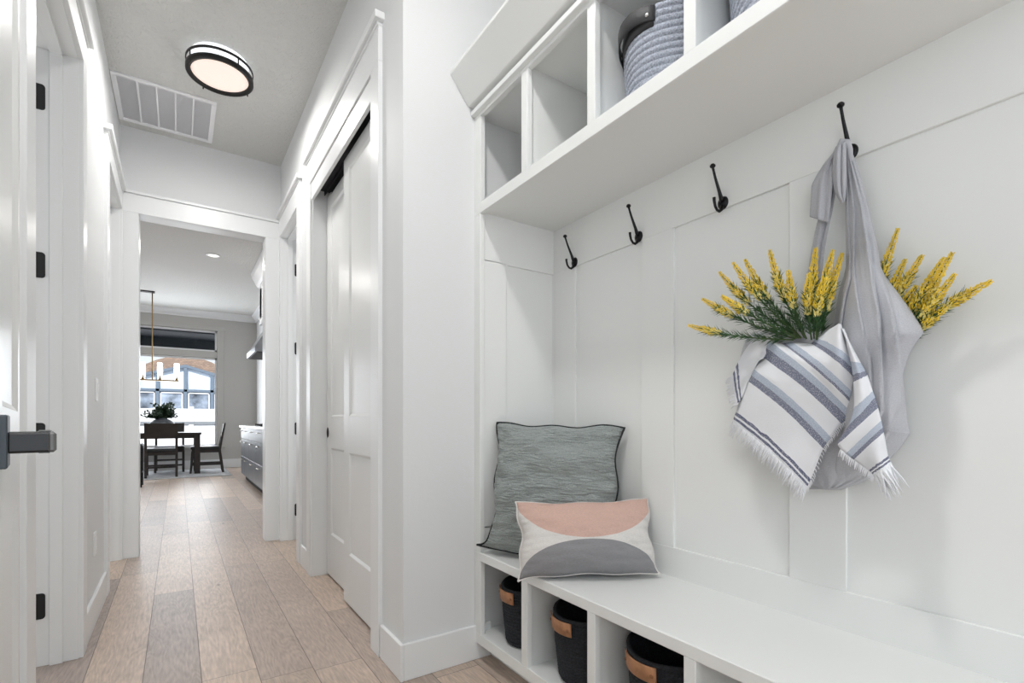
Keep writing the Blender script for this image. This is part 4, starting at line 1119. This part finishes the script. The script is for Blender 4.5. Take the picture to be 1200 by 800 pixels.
# ------------------------------------------------------------------ outside
struct('ground', MB().box(-30, 30, 12.06, 60, -.10, -.02, 0), GROUND, 'pale gravel yard outside the window')
struct('porch_roof', MB().box(-3, 3, 12.1, 13.2, 2.78, 2.88, 0).box(-3, 3, 13.1, 13.25, 2.57, 2.88, .01), PORCH, 'dark porch ceiling outside the transom')
o = thing('white_fence', (0, 16, -.02), 'white vinyl fence behind the dining window', 'fence')
for k in range(-4, 5):
    x = .30 + k * 1.9
    MB().box(x - .06, x + .06, 15.96, 16.08, -.02, 1.36, .004).build('post', FENCE, o)
    m = MB(); m.box(x + .06, x + 1.84, 15.99, 16.04, .03, 1.30, .003)
    for j in range(8): m.box(x + .14 + j * .21, x + .15 + j * .21, 15.985, 15.992, .1, 1.25, .001)
    m.build('panel', FENCE, o)
MB().box(-8, 8, 15.95, 15.985, .88, .96, .004).build('rail', FENCEG, o)
# neighbouring house: glazed gable under a shingled arch
o = thing('neighbor_house', (.2, 21, -.02), 'neighbouring house with shingled gable and tall blue-framed windows', 'house')
HY = 21.0
m = MB()
pts = [(-6, -.02), (6, -.02), (6, 2.0)]
for k in range(0, 25):
    x = 3.4 - 6.4 * k / 24; dx = abs(x - .22); pts.append((x, 3.27 - (.28 * dx * dx if dx < 1.1 else .339 + .33 * (dx - 1.1))))
pts.append((-6, 2.0))
m.prism(pts, 1, HY, HY + 6); m.build('shingled_wall', SHINGLE, o)
m = MB()
gx, gz = .22, 2.93
gl = [(-3.3, .6), (3.7, .6), (3.7, gz - 3.48 * .30), (gx, gz - .06), (-3.3, gz - 3.52 * .30)]
m.prism(gl, 1, HY - .06, HY - .02); m.build('glazing', HGLASS, o)
m = MB()
for sx in (-1, 1): m.prism([(gx, gz + .02), (gx + sx * 3.6, gz - 3.6 * .30 + .02), (gx + sx * 3.6, gz - 3.6 * .30 - .07), (gx, gz - .08)], 1, HY - .16, HY - .02)
m.build('rake_trim', HBLUE, o)
for k in range(-3, 4):
    x = gx + k * .80; top = gz - abs(k) * .80 * .30 - .04
    MB().box(x - .055, x + .055, HY - .15, HY - .03, .5, top, .004).build('mullion', HBLUE, o)
MB().box(-3.4, 3.8, HY - .15, HY - .03, 1.99, 2.08, .004).build('transom_bar', HBLUE, o)
for k in range(-3, 3):
    x0, x1 = gx + k * .80 + .075, gx + (k + 1) * .80 - .075
    m = MB(); m.box(x0, x0 + .035, HY - .12, HY - .05, .6, 1.96, .003).box(x1 - .035, x1, HY - .12, HY - .05, .6, 1.96, .003).box(x0, x1, HY - .12, HY - .05, 1.93, 1.965, .003).box(x0, x1, HY - .12, HY - .05, .6, .64, .003)
    w_ = m.build('window', WINW, o)
    MB().box(x0 + .03, x1 - .03, HY - .09, HY - .08, .63, 1.94, 0).build('pane', MATS['house_pane'] if 'house_pane' in MATS else mat('house_pane', (.22, .26, .32), .08, 0, mottle=(2.2, .95)), w_)

# ------------------------------------------------------------------ light
W = bpy.data.worlds.new('sky'); scene.world = W; W.use_nodes = True
bg = W.node_tree.nodes['Background']; bg.inputs['Color'].default_value = (.86, .93, 1, 1); bg.inputs['Strength'].default_value = 1.5
def area(name, loc, rot, size, power, col=(1, 1, 1), shape='DISK', sy=None):
    d = bpy.data.lights.new(name, 'AREA'); d.energy = power; d.size = size; d.shape = shape; d.color = col
    if sy: d.size_y = sy
    o = bpy.data.objects.new(name, d); COL.objects.link(o); o.location = loc; o.rotation_euler = rot; return o
def pt(name, loc, r, power, col=(1, 1, 1)):
    d = bpy.data.lights.new(name, 'POINT'); d.energy = power; d.shadow_soft_size = r; d.color = col
    o = bpy.data.objects.new(name, d); COL.objects.link(o); o.location = loc; return o
area('hall_lamp', (.205, 3.35, CZ - .115), (0, 0, 0), .30, 15, (1, .98, .96))
area('mudroom_lamp', (.30, .80, CZ - .03), (0, 0, 0), .22, 21, (1, .985, .97))
area('fill_light_behind', (.5, YB + .05, 1.5), (R(90), 0, 0), 1.5, 21, (.88, .95, 1), 'RECTANGLE', 2.3)  # fill light added at the unseen opening behind the camera
area('fill_light_left', (XL - .06, -.95, 1.55), (0, R(-90), 0), 1.35, 9, (.95, .98, 1), 'RECTANGLE', 1.25)  # added fill aimed at the lockers from out of view
area('side_room_fill', (-1.9, 2.5, 1.35), (0, R(-90), 0), 1.9, 13, (.95, .98, 1), 'RECTANGLE', 1.6)  # added fill spilling through the near left doorway, no window there
area('side_room_fill_far', (-1.9, 3.9, 1.35), (0, R(-90), 0), 1.9, 7, (.95, .98, 1), 'RECTANGLE', .8)  # second added fill, for the far left doorway
area('right_room_fill', (1.30, 4.0, 1.35), (0, R(90), 0), 1.9, 5, (.95, .98, 1), 'RECTANGLE', .8)  # unseen fill added behind the far right doorway, no window modelled
area('kitchen_lamp', (.394, 7.764, KC - .02), (0, 0, 0), .12, 14, (1, .97, .93))
area('kitchen_lamp_left', (-1.2, 7.764, KC - .02), (0, 0, 0), .12, 30, (1, .97, .93))
area('kitchen_window_daylight', (-.2, KY - .03, 1.5), (R(-90), 0, 0), 1.6, 80, (.9, .95, 1), 'RECTANGLE', 1.8)
s = bpy.data.lights.new('sun', 'SUN'); s.energy = 8; s.angle = R(3); so = bpy.data.objects.new('sun', s); COL.objects.link(so); so.rotation_euler = (R(44), 0, R(-20))

scene.view_settings.view_transform = 'Standard'; scene.view_settings.look = 'None'
scene.view_settings.gamma = 1; scene.view_settings.use_curve_mapping = False
scene.view_settings.exposure = -0.17
